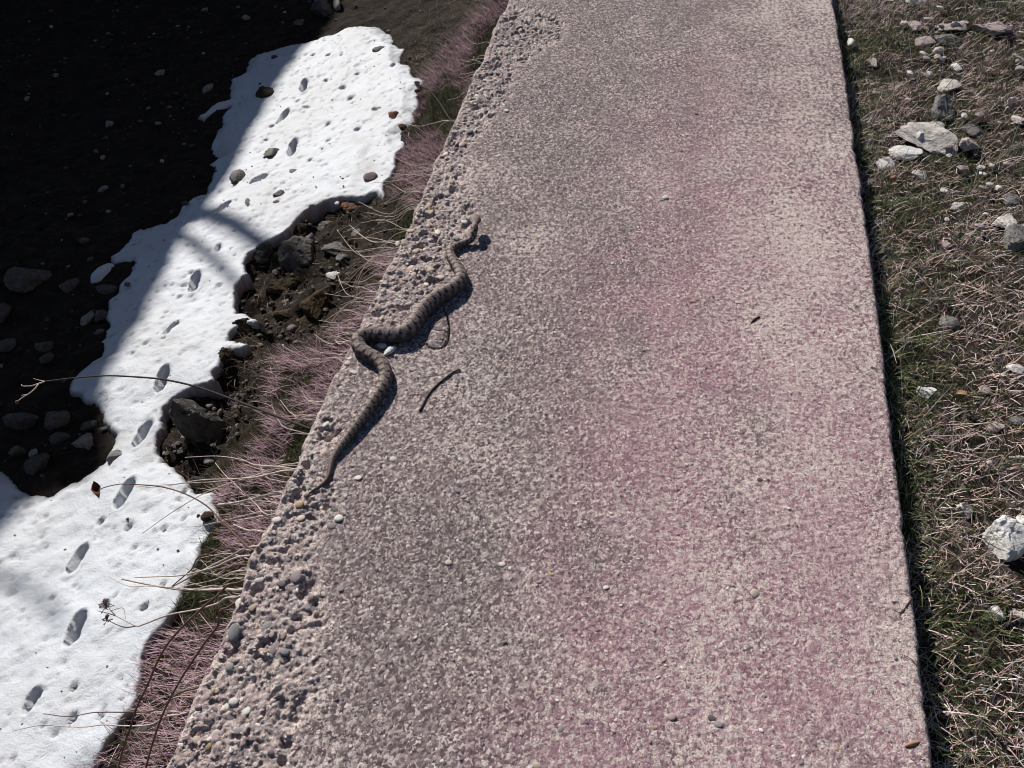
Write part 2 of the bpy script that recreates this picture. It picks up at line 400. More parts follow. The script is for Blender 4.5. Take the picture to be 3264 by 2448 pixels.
# ------------------------------------------------------------------ unseen shadow caster added left of the view, ridge shaped from the snow's shadow edge
SHB = [(1230, -330), (1140, -120), (1075, 20), (989, 133), (940, 205), (915, 243), (863, 332), (812, 413), (782, 472), (738, 561), (679, 634), (640, 700), (605, 733),
       (575, 785), (546, 856), (515, 920), (472, 981), (464, 1033), (413, 1092), (375, 1150), (354, 1198), (317, 1260), (316, 1330), (330, 1430), (296, 1515),
       (230, 1530), (122, 1548), (74, 1622), (0, 1714), (-90, 1800), (-250, 1960), (-500, 2240), (-900, 2700)]
TC = 13.0
ridge = np.array([on(x, y, snowtop) + TO_SUN * TC for x, y in SHB])
ridge = np.vstack([ridge[0] + np.array([2.5, 9, -2.0]), ridge])
rows = []
for k, dz in enumerate((0, 0.6, 1.6, 3.0, 5.0, 99)):
    r = ridge.copy(); r[:, 2] = np.maximum(r[:, 2] - dz, -2.7)
    if k: r[:, :2] += np.stack([-0.35 * k + 0.5 * fbm(r[:, 1] * .7, r[:, 2] * .7, 61 + k, 2), 0.28 * k + 0.3 * fbm(r[:, 1] * .9, r[:, 2], 71 + k, 2)], -1)
    rows.append(r)
back = ridge.copy(); back[:, 0] -= 3.2; back[:, 1] += 2.6; back[:, 2] = -2.7
front = np.array(rows)
V = np.concatenate([front[::-1].reshape(-1, 3), back]); n = len(ridge)
cl = obj('shade_caster', mesh_np('shade_caster', V, grid_faces(n, len(rows) + 1), M['grey'], smooth=False)); tag(cl, kind='structure')

def sun_tube(name, pts, rad, T, mat):
    P = [on(x, y, snowtop) + TO_SUN * t for (x, y), t in zip(pts, T)]
    P = catmull(P, 14); return P, np.linspace(rad[0], rad[1], 14), 8
items = [sun_tube('l', [(560, 660), (649, 690), (740, 728), (850, 775), (960, 820)], (.085, .045), (12.5, 12.2, 12, 11.7, 11.5), None),
         sun_tube('l', [(540, 735), (600, 775), (655, 815), (715, 862), (790, 930)], (.05, .025), (12.5, 12.2, 11.8, 11.5, 11.3), None),
         sun_tube('l', [(-160, 1850), (-60, 1850), (60, 1872), (130, 1920), (200, 2000)], (.03, .018), (12.5, 12.3, 12, 11.8, 11.5), None)]
tr = empty('bare_tree', (-11, 12.5, -2.5))  # out of view; limbs traced back from the branch shadows on the snow
tag(tr, 'unseen bare tree with limbs shaped to cast the branch shadows on the snow', 'tree')
base = items[0][0][0]
tp = [(-12.3, 12.6, -2.6), (-12.0, 12.2, 0.5), (float(base[0]) - .9, float(base[1]) + .3, float(base[2]) - 1.6), tuple(base)]
me = tubes_mesh('trunk', [(catmull(tp, 16), np.linspace(.16, .085, 16), 10)], M['twig']); o = obj('trunk', me); o.parent = tr; o.matrix_parent_inverse = tr.matrix_world.inverted()
for it in items:
    obj('branch', tubes_mesh('branch', [it], M['twig'])).parent = tr
for o in tr.children: o.matrix_parent_inverse.identity(); o.location = -tr.location

# ------------------------------------------------------------------ snow
PRINTS = [(971,280,.25,-.97,20,11,.05),(905,377,.6,-.8,27,11,.05),(935,475,.25,-.97,29,13,.07),(829,578,.9,-.45,31,14,.06),(707,674,.8,-.6,37,13,.06),(623,903,.35,-.93,33,14,.06),(546,1055,.7,-.7,32,12,.05),
          (520,1213,.35,-.94,39,17,.07),(457,1382,.5,-.86,48,20,.08),(402,1578,.45,-.9,52,22,.07),(251,1785,.5,-.87,53,20,.07),(247,2011,.4,-.92,58,25,.07),(111,2245,.5,-.87,48,22,.03),(1200,356,1,-.2,15,8,.05),(976,350,1,-.1,12,6,.04),
          (697,797,.3,-.95,14,9,.02),(698,911,1,0,12,6,.03),(583,916,1,0,8,6,.02)]
PITS = [(146,1653,6),(325,1666,11),(413,1685,11),(524,1688,9),(587,1563,9),(570,1590,7),(585,1652,7),(430,1752,7),(613,1640,4),(497,1700,4),(573,949,6),(612,877,6),(577,947,5),(1048,182,7),(1090,182,5),(1140,238,6),(1040,262,7),(1095,285,10),
        (1120,322,13),(950,330,6),(868,406,7),(1047,403,9),(1048,455,10),(1142,415,9),(850,452,6),(990,515,8),(1000,180,6),(1254,205,7),(465,1105,5),(530,1000,5),(425,1130,6),(340,1935,16),(465,1937,12),(241,2200,10),(325,2280,12),(240,2290,12),(150,2320,6),(180,2345,8),(330,2255,7),(387,2228,6),(250,2030,4),(520,1862,10),(240,1872,7),(170,1915,6),(430,2100,6),(185,2170,6),(50,2430,8),(370,1905,8)]
xs = np.arange(-5.2, -1.2, 0.0118); ys = np.arange(0.9, 8.6, 0.0135)
X, Y = np.meshgrid(xs, ys)
sd, nx_, ny_ = poly_sd(X, Y, SNW)
wob = 0.014 * fbm(X * 14, Y * 14, 81, 3) + 0.007 * fbm(X * 48, Y * 48, 89, 2)
sdw = sd + wob
keepv = sdw > 0
f = grid_faces(len(xs), len(ys)); kv = keepv.ravel(); f = f[kv[f].any(1)]
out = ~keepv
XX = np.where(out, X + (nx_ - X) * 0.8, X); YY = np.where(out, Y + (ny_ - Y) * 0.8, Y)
lip = np.zeros(X.shape)
for p, q in HOLLOWS: lip = np.maximum(lip, sstep(2.0, 1.35, np.hypot(XX - p[0], (YY - p[1]) / 1.25) / q))
for x, y, q in ((540, 1960, .35), (480, 2080, .3), (430, 2200, .25)):
    p = on(x, y, snowtop); lip = np.maximum(lip, sstep(1.2, .8, np.hypot(XX - p[0], YY - p[1]) / q))
thick = SNOW_T * (lip * (0.25 + 0.75 * np.clip(sdw / 0.016, 0, 1) ** 0.5) + (1 - lip) * (.12 + .88 * np.clip(sdw / (.10 + .05 * fbm(XX * 8, YY * 8, 90, 2)), 0, 1) ** .8)) + 0.02 * np.clip(sdw / .3, 0, 1)
zs = low(XX, YY) + thick + 0.018 * fbm(XX * 2.3, YY * 2.3, 82, 3) + 0.006 * fbm(XX * 9, YY * 9, 83, 3) * np.clip(sdw / .05, 0, 1) + 0.0035 * fbm(XX * 34, YY * 34, 84, 2)
# sun cups, pits and the line of old footprints
w, wid = worley(XX * 9, YY * 9, 85); zs -= 0.008 * np.clip(1 - w / .6, 0, 1) * (wid > .45)
w, wid = worley(XX * 21, YY * 21, 86); pitm = np.clip(1 - w / .35, 0, 1) * (wid > .72); zs -= 0.012 * pitm
dirt_shade = 0.28 * pitm
for x, y, ax, ay, a, b, dep in PRINTS:
    p = on(x, y, snowtop); q = on(x + ax * a, y + ay * a, snowtop); e = q[:2] - p[:2]; la = np.hypot(*e); e = e / la; lb = b / dist_px(p) * 1.12
    u = ((XX - p[0]) * e[0] + (YY - p[1]) * e[1]) / la; v = (-(XX - p[0]) * e[1] + (YY - p[1]) * e[0]) / lb
    vv = v / (1 - 0.22 * np.exp(-((u + .05) / .35) ** 2))
    r = np.sqrt(u * u + vv * vv); dd = sstep(1.12, 0.72, r)
    zs -= dep * dd * 0.95; zs += 0.006 * np.exp(-((r - 1.22) / .16) ** 2); dirt_shade = np.maximum(dirt_shade, 0.16 * dd)
for x, y, r0 in PITS:
    p = on(x, y, snowtop); R = r0 / dist_px(p) * 1.2
    r = np.hypot(XX - p[0], (YY - p[1]) / 1.4) / R; dd = sstep(1.1, 0.3, r); zs -= 0.03 * dd; dirt_shade = np.maximum(dirt_shade, 0.55 * sstep(.8, .2, r))
zs = np.maximum(zs, low(XX, YY) - 0.02)
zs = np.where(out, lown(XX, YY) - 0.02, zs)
dirt_shade = np.maximum(dirt_shade, np.where(out, 0.95, 0.8 * np.clip(1 - sdw / 0.020, 0, 1)))  # dirty rim, coloured darker still for the shade on its side faces
dirt_shade = np.maximum(dirt_shade, .30 * sstep(.16, 0, sdw) * sstep(-.1, .4, fbm(XX * 5, YY * 5, 87, 3)))
dp = on(1190, 480, snowtop); dirt_shade = np.maximum(dirt_shade, .30 * np.exp(-(((XX - dp[0]) / .22) ** 2 + ((YY - dp[1]) / .7) ** 2)) * sstep(0, .4, fbm(XX * 7, YY * 4, 88, 3)))
used = np.unique(f); remap = np.full(X.size, -1); remap[used] = np.arange(len(used))
V = np.stack([XX, YY, zs], -1).reshape(-1, 3)[used]
o = obj('snow', mesh_np('snow', V, remap[f], M['snow'], True, {'dirt_shade': dirt_shade.ravel()[used]}))
tag(o, 'melting old snow patch with a line of sunken footprints', kind='structure')
# the small leftover snow scrap in the shade
v, ff = rock_verts(3, np.random.default_rng(4), 8, .5, .2)
p = on(322, 856, snowtop); p[2] -= SNOW_T
o = obj('snow_scrap', mesh_np('snow_scrap', v * np.array([.055, .10, .035]), ff, M['snow'], True, {'dirt_shade': np.zeros(len(v))}), loc=p)
tag(o, 'small leftover scrap of snow on dark earth left of the snow patch', 'snow')

# ------------------------------------------------------------------ concrete wall
RB = [(1623,0),(1815,60),(1800,130),(1650,215),(1640,300),(1500,470),(1490,600),(1530,680),(1475,770),(1440,860),(1395,940),(1330,990),(1260,1050),(1150,1075),(1130,1110),(1090,1150),(1040,1290),(1085,1370),(1010,1480),(1100,1600),(1040,1700),(1010,1800),(1060,1960),(1010,2060),(1030,2200),(960,2330),(1020,2520),(400,2560),(200,2448),(900,1000),(1400,200)]
RBW = np.array([at(x, y)[:2] for x, y in RB]); RBW = np.vstack([RBW[:1] + [[.02, 1.5]], RBW]); RBW = np.vstack([RBW, [[-.9, .5], [-.9, 5]]])
CR1 = [(1398, 985), (1413, 988), (1424, 1005), (1431, 1030), (1432, 1050), (1431, 1070), (1424, 1095), (1416, 1106), (1400, 1113), (1384, 1115), (1370, 1110), (1360, 1098)]
CR2 = [(1364, 1052), (1390, 1056), (1412, 1060), (1431, 1066)]
CR3 = [(1020, 1395), (1060, 1380), (1085, 1370)]
def seg_dist(X, Y, P):
    best = np.full(np.shape(X), 9.); tt = np.zeros(np.shape(X))
    for i in range(len(P) - 1):
        a, b = P[i], P[i + 1]; e = b - a; t = np.clip(((X - a[0]) * e[0] + (Y - a[1]) * e[1]) / (e @ e), 0, 1)
        d = np.hypot(X - a[0] - t * e[0], Y - a[1] - t * e[1]); m = d < best; best = np.where(m, d, best); tt = np.where(m, (i + t) / (len(P) - 1), tt)
    return best, tt
CRW = [np.array([at(x, y)[:2] for x, y in c]) for c in (CR1, CR2, CR3)]
def rough_mask(x, y):
    sd, _, _ = poly_sd(x, y, RBW); return sstep(-0.012, 0.022, sd + 0.016 * fbm(x * 22, y * 22, 91, 3))
def wall_z(x, y, full=False):
    x = np.asarray(x, float); y = np.asarray(y, float)
    rm = rough_mask(x, y)
    z = 0.0012 * fbm(x * 5, y * 5, 92, 2) + 0.0009 * fbm(x * 45, y * 45, 93, 2)
    w, wi = worley(x * 150, y * 150, 94); z += (0.0007 + .0016 * wi * (wi > .5)) * np.clip(1 - w / .75, 0, 1) * (1 - .3 * rm)
    w, wi = worley(x * 260, y * 260, 97); z -= 0.0016 * np.clip(1 - w / .45, 0, 1) * (wi > .955)
    # eroded, pitted band along the outer edge
    gx_ = x + .007 * fbm(x * 75, y * 75, 103, 2); gy_ = y + .007 * fbm(x * 75 + 9, y * 75, 104, 2)
    w1, i1 = worley(gx_ * 62, gy_ * 62, 95); w2, i2 = worley(gx_ * 115, gy_ * 115, 96)
    er = -0.0050 + 0.0050 * fbm(x * 26, y * 26, 98, 3) + 0.0042 * i1 * np.clip(1 - w1 / .7, 0, 1) ** .7 + .0032 * fbm(x * 150, y * 150, 102, 3) + 0.0028 * i2 * np.clip(1 - w2 / .7, 0, 1)
    er -= 0.008 * sstep(.30, .62, fbm(x * 38, y * 38, 99, 2)) + 0.004 * sstep(.1, .7, fbm(x * 90, y * 90, 100, 2))
    z = z + rm * er
    # worn left edge
    d = x - edge_left(y)
    ch = 0.010 + 0.012 * np.clip(fbm(y * 13, x * 13, 101, 2), 0, 1)
    z -= 0.016 * np.clip(1 - d / ch, 0, 1) ** 1.6
    dr = edge_right(y) - x; z -= 0.006 * np.clip(1 - dr / .007, 0, 1) ** 1.5
    crack = np.zeros(np.shape(x))
    for k, P in enumerate(CRW):
        sdd, t = seg_dist(x, y, P); wd = (0.0015, 0.0008, 0.003)[k] * (0.55 + .45 * np.sin(np.pi * np.clip(t, .05, .95)))
        c = np.clip(1.4 - sdd / (wd * 1.25), 0, 1); crack = np.maximum(crack, c * (1, .6, .8)[k])
    z -= 0.019 * crack
    # the loose flake beside the snake sits tilted
    fp = at(1398, 1052)[:2]; q = np.exp(-(((x - fp[0]) / .019) ** 2 + ((y - fp[1]) / .05) ** 2) ** 3); z += q * (0.003 + 0.05 * (fp[1] - y) * .5)
    return (z, rm, crack) if full else z
xs = np.concatenate([np.arange(XL - .004, -0.03, 0.0021), np.arange(-0.03, XR, 0.0033)])
xs = (xs - xs[0]) / (xs[-1] - xs[0])
ys = [-6, -3, -1, 0.1, .3, .4]; y = 0.46
while y < 3.55: ys.append(y); y += 0.0021 if y < 1.55 else 0.0021 + 0.0017 * (y - 1.55)
ys = np.array(ys + [3.7, 4.2, 5.5, 9, 16, 30]); NX, NY = len(xs), len(ys)
U, Y = np.meshgrid(xs, ys); el = edge_left(ys)[:, None]; er_ = edge_right(ys)[:, None]; X = el + U * (er_ - el)
Z, RM, CK = wall_z(X, Y, True)
def side(xc, yc, z0, zb, sgn, seed):
    c = []
    for k, dz in enumerate((.006, .016, .035, .07, .14, .3, .7, 3.0)):
        zz = np.maximum(z0 - dz, zb); c.append((xc + sgn * (0.001 - 0.004 * (k > 0)) + .004 * fbm(yc * 20, zz * 20, seed, 2) * (k > 0), yc, zz))
    return c
L = side(X[:, 0], ys, Z[:, 0], -1.9, -1, 111)[::-1]; R = side(X[:, -1], ys, Z[:, -1], -.4, 1, 112)
XA = np.column_stack([c[0] for c in L] + [X] + [c[0] for c in R]); YA = np.column_stack([c[1] for c in L] + [Y] + [c[1] for c in R]); ZA = np.column_stack([c[2] for c in L] + [Z] + [c[2] for c in R])
pad = lambda A, v: np.column_stack([np.full((NY, 8), v), A, np.full((NY, 8), v)])
pink = np.clip(0.10 + 0.95 * sstep(-.28, .12, X) + .15 * fbm(X * 3, Y * 3, 121, 2), 0, 1) * sstep(3.6, 1.2, Y) * (1 - .35 * sstep(.36, .45, X)) + .12
film = np.clip(0.80 - .9 * sstep(-.15, .32, X) + .35 * sstep(1.9, 3.0, Y) + .3 * fbm(X * 2.4, Y * 2.4, 122, 2), 0, .9)
film = film * (1 - .5 * RM)
film = np.maximum(film, CK * .9)
wall = obj('concrete_wall', mesh_np('concrete_wall', np.stack([XA, YA, ZA], -1).reshape(-1, 3), grid_faces(NX + 16, NY), M['concrete'], True,
    {'rough': pad(RM, .3).ravel(), 'pink': pad(pink, .2).ravel(), 'film': pad(film, .5).ravel()}))
tag(wall, 'broad pinkish grey concrete wall top with a crumbling pebbly left edge', 'wall')

# pebbles set in the wall
PEB = [(880,1653,34,20,'white'),(959,1648,30,20,'cream'),(1081,1653,32,26,'white'),(1058,1677,32,24,'grey'),(953,1611,26,20,'ochre'),(1060,1605,26,18,'pink'),(1034,1684,18,18,'pink'),(944,1572,18,24,'pink'),(1068,1622,34,20,'dark'),(1141,1524,26,24,'white'),(931,1755,28,34,'peach'),(861,1718,20,24,'mauve'),(881,1718,18,16,'dark'),(809,1784,22,18,'pink'),(946,1839,34,38,'mauve'),(865,1863,28,26,'grey'),(898,1861,30,22,'mauve'),(1029,1891,26,22,'cream'),(1141,1895,22,20,'pink'),(1088,1880,18,26,'grey'),(872,1957,34,36,'cream'),(905,1954,22,28,'grey'),(996,1932,26,36,'dark'),(760,1908,30,38,'white'),(802,1935,28,24,'tan'),(852,1998,44,44,'grey'),(745,2013,38,56,'blue'),(904,2027,24,26,'peach'),(868,2016,22,28,'pink'),(950,1994,24,22,'pink'),(876,2064,32,44,'mauve'),(833,2070,26,20,'peach'),(909,2079,30,22,'blue'),
(688,2332,34,30,'white'),(745,2236,32,24,'white'),(712,2253,34,32,'white'),(782,2260,34,36,'white'),(664,2367,26,40,'ochre'),(694,2367,24,20,'cream'),(587,2397,28,20,'peach'),(760,2330,40,24,'grey'),(789,2127,22,22,'white'),(730,2124,30,26,'blue'),
(1395,734,20,22,'white'),(1480,705,24,14,'white'),(1328,796,22,18,'ochre'),(1310,844,20,20,'cream'),(1318,871,18,22,'cream'),(1258,871,16,24,'mauve'),(1405,881,28,16,'cream'),(1221,926,14,12,'white'),(1198,970,20,14,'ochre'),(1208,985,28,16,'blue'),(1338,941,32,12,'mauve'),(1288,767,28,20,'tan'),(1265,755,18,14,'white'),(1388,791,26,16,'pink'),(1455,752,26,20,'grey'),(1489,744,16,12,'peach'),(1375,704,18,24,'peach'),(1308,730,30,14,'peach'),(1375,674,18,14,'ochre'),(1368,653,24,14,'peach'),(1218,884,22,12,'cream'),(1291,888,22,12,'tan'),
(1129,1189,26,14,'white'),(1037,1346,16,22,'white'),(1255,1465,24,18,'white'),(1321,1403,16,14,'white'),(1469,1465,22,14,'white'),(1126,1483,24,14,'pink'),(1114,1142,18,12,'white'),(1107,1157,20,18,'cream'),(1015,1572,18,14,'peach'),(1184,1254,16,16,'white'),(1563,350,16,14,'peach'),(1615,352,16,14,'white'),(1473,457,22,16,'peach'),(1535,437,18,10,'cream'),(2399,1707,20,22,'cream'),(2407,1895,34,30,'cream'),(1931,1873,24,16,'white'),(1072,629,16,10,'cream'),(2425,1531,26,13,'dark'),(2072,632,16,12,'white'),(2120,632,20,10,'white'),(1640,600,18,12,'cream'),(1770,1620,18,14,'peach'),(1600,1800,24,16,'white'),(1430,1795,24,20,'cream'),(1500,2110,20,16,'pink'),(2270,2290,30,22,'dark'),(2290,2310,30,24,'blue'),(2140,2285,30,26,'pink'),(2080,2320,28,20,'peach'),(1710,2440,30,22,'cream')]
SHP = []
for k in range(7):
    r = np.random.default_rng(200 + k); v, ff = ICO[2]; s_ = 1 + .13 * fbm(v[:, 0] * 1.7 + v[:, 2], v[:, 1] * 1.7 - v[:, 2], 300 + k, 2)
    SHP.append((v * s_[:, None], ff) if k < 3 else rock_verts(2, r, 8, .85, .12, .5))
PMESH = {}
def pmesh(k, c):
    if (k, c) not in PMESH: PMESH[(k, c)] = mesh_np('pebble', SHP[k][0], SHP[k][1], PM[c])
    return PMESH[(k, c)]
def add_pebble(x, y, a, b, c, rz, sink=.25):
    z = float(wall_z(np.array([x]), np.array([y]))[0]); hz = .42 * min(a, b)
    o = bpy.data.objects.new('pebble', pmesh(random.randrange(7), c)); C.objects.link(o); o.parent = wall
    o.location = (x, y, z + hz * (sink - .25)); o.scale = (a, b, hz); o.rotation_euler = (random.uniform(-.25, .25), random.uniform(-.25, .25), rz)
npeb = 0
for x, y, w, h, c in PEB:
    p = at(x, y); s_ = dist_px(p); dep = math.sin(PITCH + math.atan((y - CY) / FPX))
    add_pebble(p[0], p[1], w / 2 / s_, h / 2 / s_ / dep, c, random.uniform(-.25, .25), .35); npeb += 1
cols = list(PEBC); wts = np.array([.08, .12, .14, .2, .13, .08, .04, .07, .08, .06])
while npeb < 300:
    y = random.uniform(.5, 2.6) ** 1.0; x = XL + .02 + (XR - XL - .04) * random.random() ** 1.6
    rm = float(rough_mask(np.array([x]), np.array([y]))[0])
    if random.random() > .35 + .65 * rm: continue
    s_ = random.uniform(.0042, .0085) * (1 if rm > .5 else .72) * (1 + .25 * (y > 1.6)); c = cols[RNG.choice(10, p=wts)]
    add_pebble(x, y, s_, s_ * random.uniform(.55, .85), c, random.uniform(0, 6.3), .25 if rm > .5 else .12); npeb += 1
# finer aggregate: one part
def scatter(n, fx, v, ff, S, rot, P, mat, name, smooth=True):
    a = rot; ca, sa = np.cos(a), np.sin(a)
    W = v[None] * S[:, None, :]
    X_ = W[..., 0] * ca[:, None] - W[..., 1] * sa[:, None]; Y_ = W[..., 0] * sa[:, None] + W[..., 1] * ca[:, None]
    V = np.stack([X_ + P[:, None, 0], Y_ + P[:, None, 1], W[..., 2] + P[:, None, 2]], -1).reshape(-1, 3)
    F = (ff[None] + (np.arange(len(P)) * len(v))[:, None, None]).reshape(-1, ff.shape[1])
    return mesh_np(name, V, F, mat, smooth)
n = 24000
px = XL + .01 + (XR - XL - .02) * RNG.random(n) ** 1.25; py = .48 + 3.0 * RNG.random(n) ** 1.25
rm = rough_mask(px, py); k = RNG.random(n) < .55 + .45 * rm; px, py, rm = px[k], py[k], rm[k]
sz = (.0014 + .0026 * RNG.random(len(px)) ** 2) * (1 + .3 * rm); S = np.stack([sz, sz * RNG.uniform(.5, .9, len(px)), sz * .45], -1)
P = np.stack([px, py, wall_z(px, py) - sz * .08], -1)
M['aggregate'] = m_island('aggregate', [(0, (.12, .105, .11)), (.25, (.22, .195, .20)), (.45, (.38, .27, .28)), (.65, (.46, .36, .33)), (.85, (.60, .51, .46)), (1, (.74, .69, .65))], .7)
v, ff = rock_verts(1, np.random.default_rng(76), 6, 1.0, .3, .4)
o = obj('aggregate', scatter(0, 0, v, ff, S, RNG.uniform(0, 6.3, len(px)), P, M['aggregate'], 'aggregate', False), wall); tag(o, kind='stuff')

# ------------------------------------------------------------------ snake
SK = [(1515,684,.029,0),(1514,700,.029,0),(1513,718,.027,0),(1511,738,.022,0),(1506,756,.016,0),(1494,768,.012,0),(1474,777,.009,0),(1452,786,.008,0),(1437,799,.0085,0),(1438,818,.009,0),(1450,838,.010,0),(1464,861,.011,0),(1470,886,.012,0),(1453,912,.013,0),(1422,932,.0135,0),(1386,953,.014,0),(1358,977,.014,0),(1337,1003,.014,0),(1320,1031,.014,0),(1300,1054,.014,0),(1268,1068,.014,0),(1220,1068,.0138,0),(1180,1066,.0135,0),(1152,1074,.013,0),(1142,1092,.0125,0),(1152,1114,.012,0),(1176,1130,.012,0),(1203,1146,.0118,0),(1222,1168,.0115,0),(1229,1197,.011,0),(1223,1226,.0108,0),(1206,1257,.0104,0),(1183,1290,.0100,0),(1159,1325,.0094,0),(1133,1361,.0086,0),(1104,1400,.0076,0),(1077,1436,.0064,0),(1060,1466,.0052,0),(1053,1493,.0042,0),(1047,1517,.0036,0),(1037,1535,.0032,0),(1017,1552,.0027,0),(994,1566,.0021,0),(979,1581,.0014,0)]
RADK = [.0030,.0062,.0078,.0072,.0070,.0072,.0076,.0080,.0088,.0092,.0100,.0110,.0120,.0130,.0135,.0140,.0142,.0143,.0143,.0142,.0140,.0138,.0135,.0132,.0128,.0124,.0120,.0118,.0115,.0111,.0108,.0104,.0099,.0093,.0085,.0075,.0063,.0051,.0041,.0035,.0030,.0025,.0019,.0008]
pts = []
for (x, y, z, _), r in zip(SK, RADK):
    q = at(x, y, max(z, r * 1.15) - .002 + .003 * (z > .02)); pts.append(q)
pts = np.array(pts)
D = catmull(np.column_stack([pts, np.array(RADK) * np.where(np.arange(len(RADK)) > 8, 1.15, 1.05)]), 4000); dl = np.concatenate([[0], np.cumsum(np.linalg.norm(np.diff(D[:, :3], axis=0), axis=1))]); LEN = dl[-1]
NS, NR = 1000, 56
s = np.linspace(0, LEN, NS); Pc = np.column_stack([np.interp(s, dl, D[:, k]) for k in range(4)]); rad = np.maximum(Pc[:, 3], .0006); Pc = Pc[:, :3]
hw = np.ones(NS); hh = np.ones(NS)
HEAD = 0.036
hu = np.clip(s / HEAD, 0, 1)
prof_w = np.interp(hu, [0, .06, .2, .42, .62, .78, .92, 1], [.0045, .0078, .0102, .0128, .0138, .0122, .0088, .0062])
prof_h = np.interp(hu, [0, .06, .2, .42, .62, .78, .92, 1], [.0034, .0048, .0054, .0062, .0066, .0064, .0060, .0056])
bl = sstep(HEAD * 1.25, HEAD * .9, s); rw = rad * (1 - bl) + prof_w * bl; rh = rad * .97 * (1 - bl) + prof_h * bl
T = np.gradient(Pc, axis=0); T /= np.linalg.norm(T, axis=1)[:, None]
Sd = np.cross(T, [0, 0, 1.]); Sd /= np.linalg.norm(Sd, axis=1)[:, None]
for _ in range(6): Sd[1:-1] = (Sd[:-2] + Sd[1:-1] * 2 + Sd[2:]) / 4
Sd /= np.linalg.norm(Sd, axis=1)[:, None]; Up = np.cross(Sd, T)
ph = np.linspace(-math.pi, math.pi, NR, endpoint=False); SS, PH = np.meshgrid(s, ph, indexing='ij')
# keeled scale rows
q1 = SS / .0034 + PH / (2 * math.pi) * 11; q2 = SS / .0034 - PH / (2 * math.pi) * 11
f1 = q1 - np.floor(q1) - .5; f2 = q2 - np.floor(q2) - .5
sc = (1 - 4 * f1 * f1) * (1 - 4 * f2 * f2)
ap = np.abs(PH); fl = np.where(ap > 2.2, .82, 1.0)
amp = np.minimum(.0010, rad * .085)[:, None]
bodyr = 1 + amp / np.maximum(rw, .002)[:, None] * (sc - .5) * (ap < 2.3)
ridge_ = 1 + .05 * np.exp(-(PH / .3) ** 2) * (SS > HEAD)
V = Pc[:, None, :] + (np.sin(PH) * bodyr * rw[:, None])[..., None] * Sd[:, None, :] + (np.cos(PH) * bodyr * fl * ridge_ * rh[:, None])[..., None] * Up[:, None, :]
# markings: broken dark cross bars on a pinkish grey back, blotched flank
per = .0165 * np.clip(rad / .012, .55, 1.05); bp = np.cumsum(np.gradient(s) / per); BP = bp[:, None] + 0 * PH
nz = .22 * fbm(SS * 240, PH * 2.0 + 40, 131, 3) + .10 * fbm(SS * 45, PH * .3, 133, 2)
tb = np.abs((BP + .20 * np.sign(PH) + nz) % 1 - .5) * 2          # 0 at bar centre
bar = sstep(.42, .24, tb) * sstep(1.05, .75, ap)
bar = np.maximum(bar, sstep(.30, .16, np.abs(PH + .25 * np.sin(BP * math.pi * 2)) / 1.3) * .55)
blot = sstep(.62, .35, np.abs(((BP + .5 + nz) % 1) - .5) * 2) * sstep(.75, .95, ap) * sstep(1.75, 1.45, ap)
dk = np.clip(np.maximum(bar, blot * .9), 0, 1) * sstep(HEAD * .9, HEAD * 1.4, SS)
dk = np.maximum(dk, .75 * sstep(.006, .003, np.abs(SS - HEAD * .62) + .0012 * np.abs(PH)) * (ap > .5) * (ap < 1.3))
pale = np.array([.40, .30, .275]); flank = np.array([.115, .086, .077]); belly = np.array([.06, .052, .049]); darkc = np.array([.030, .024, .023])  # flank tone has the shaded side painted in over its grey brown
t1 = sstep(.7, 1.5, ap)[..., None]; t2 = sstep(1.8, 2.4, ap)[..., None]
col = pale * (1 - t1) + flank * t1; col = col * (1 - t2) + belly * t2
tail = sstep(LEN * .86, LEN * .96, SS)[..., None]; col = col * (1 - tail) + np.array([.15, .085, .07]) * tail
dk = dk * (1 - .7 * tail[..., 0])
hd = (sstep(HEAD * 1.0, HEAD * .7, SS) * .35)[..., None]; col = col * (1 - hd)
col = col * (1 - dk[..., None]) + darkc * dk[..., None]
col = col * (0.46 + .62 * sc[..., None]) * (1 + .18 * fbm(SS * 900, PH * 14, 132, 2))[..., None]
col = np.concatenate([np.clip(col, .008, 1), np.ones(col.shape[:2] + (1,))], -1)
i = np.arange(NS * NR).reshape(NS, NR); j = np.roll(i, -1, 1)
F = np.stack([i[:-1], j[:-1], j[1:], i[1:]], -1).reshape(-1, 4)
V = V.reshape(-1, 3); c0 = Pc[0] + (Pc[0] - Pc[1]) * 1.5; c1 = Pc[-1]
V = np.vstack([V, c0, c1]); colv = np.vstack([col.reshape(-1, 4), col[0, 0], col[-1, 0]])
k0 = NS * NR; capf = np.vstack([np.stack([j[0], i[0], np.full(NR, k0), np.full(NR, k0)], -1), np.stack([i[-1], j[-1], np.full(NR, k0 + 1), np.full(NR, k0 + 1)], -1)])
st = NT('snake_skin', .62, .3); a = st.attr('markings'); M['skin'] = st.out(a.outputs['Color'], st.bump(st.noise(1800, 2), .0006, .5))
me = mesh_np('snake', V, np.vstack([F]), M['skin'], True, {'markings': colv})
snake = obj('snake', me)
tag(snake, 'grey brown viper with dark cross bars winding along the wall top', 'snake')
eye = mesh_np('eye', ICO[2][0] * .00135, ICO[2][1], m_simple('snake_eye', (.02, .015, .01), (.03, .02, .012), 50, .15, .6))
kx = int(NS * (HEAD * .32) / LEN)
for sg in (-1, 1):
    obj('eye', eye, snake, Pc[kx] + Sd[kx] * sg * rw[kx] * .86 + Up[kx] * rh[kx] * .40)

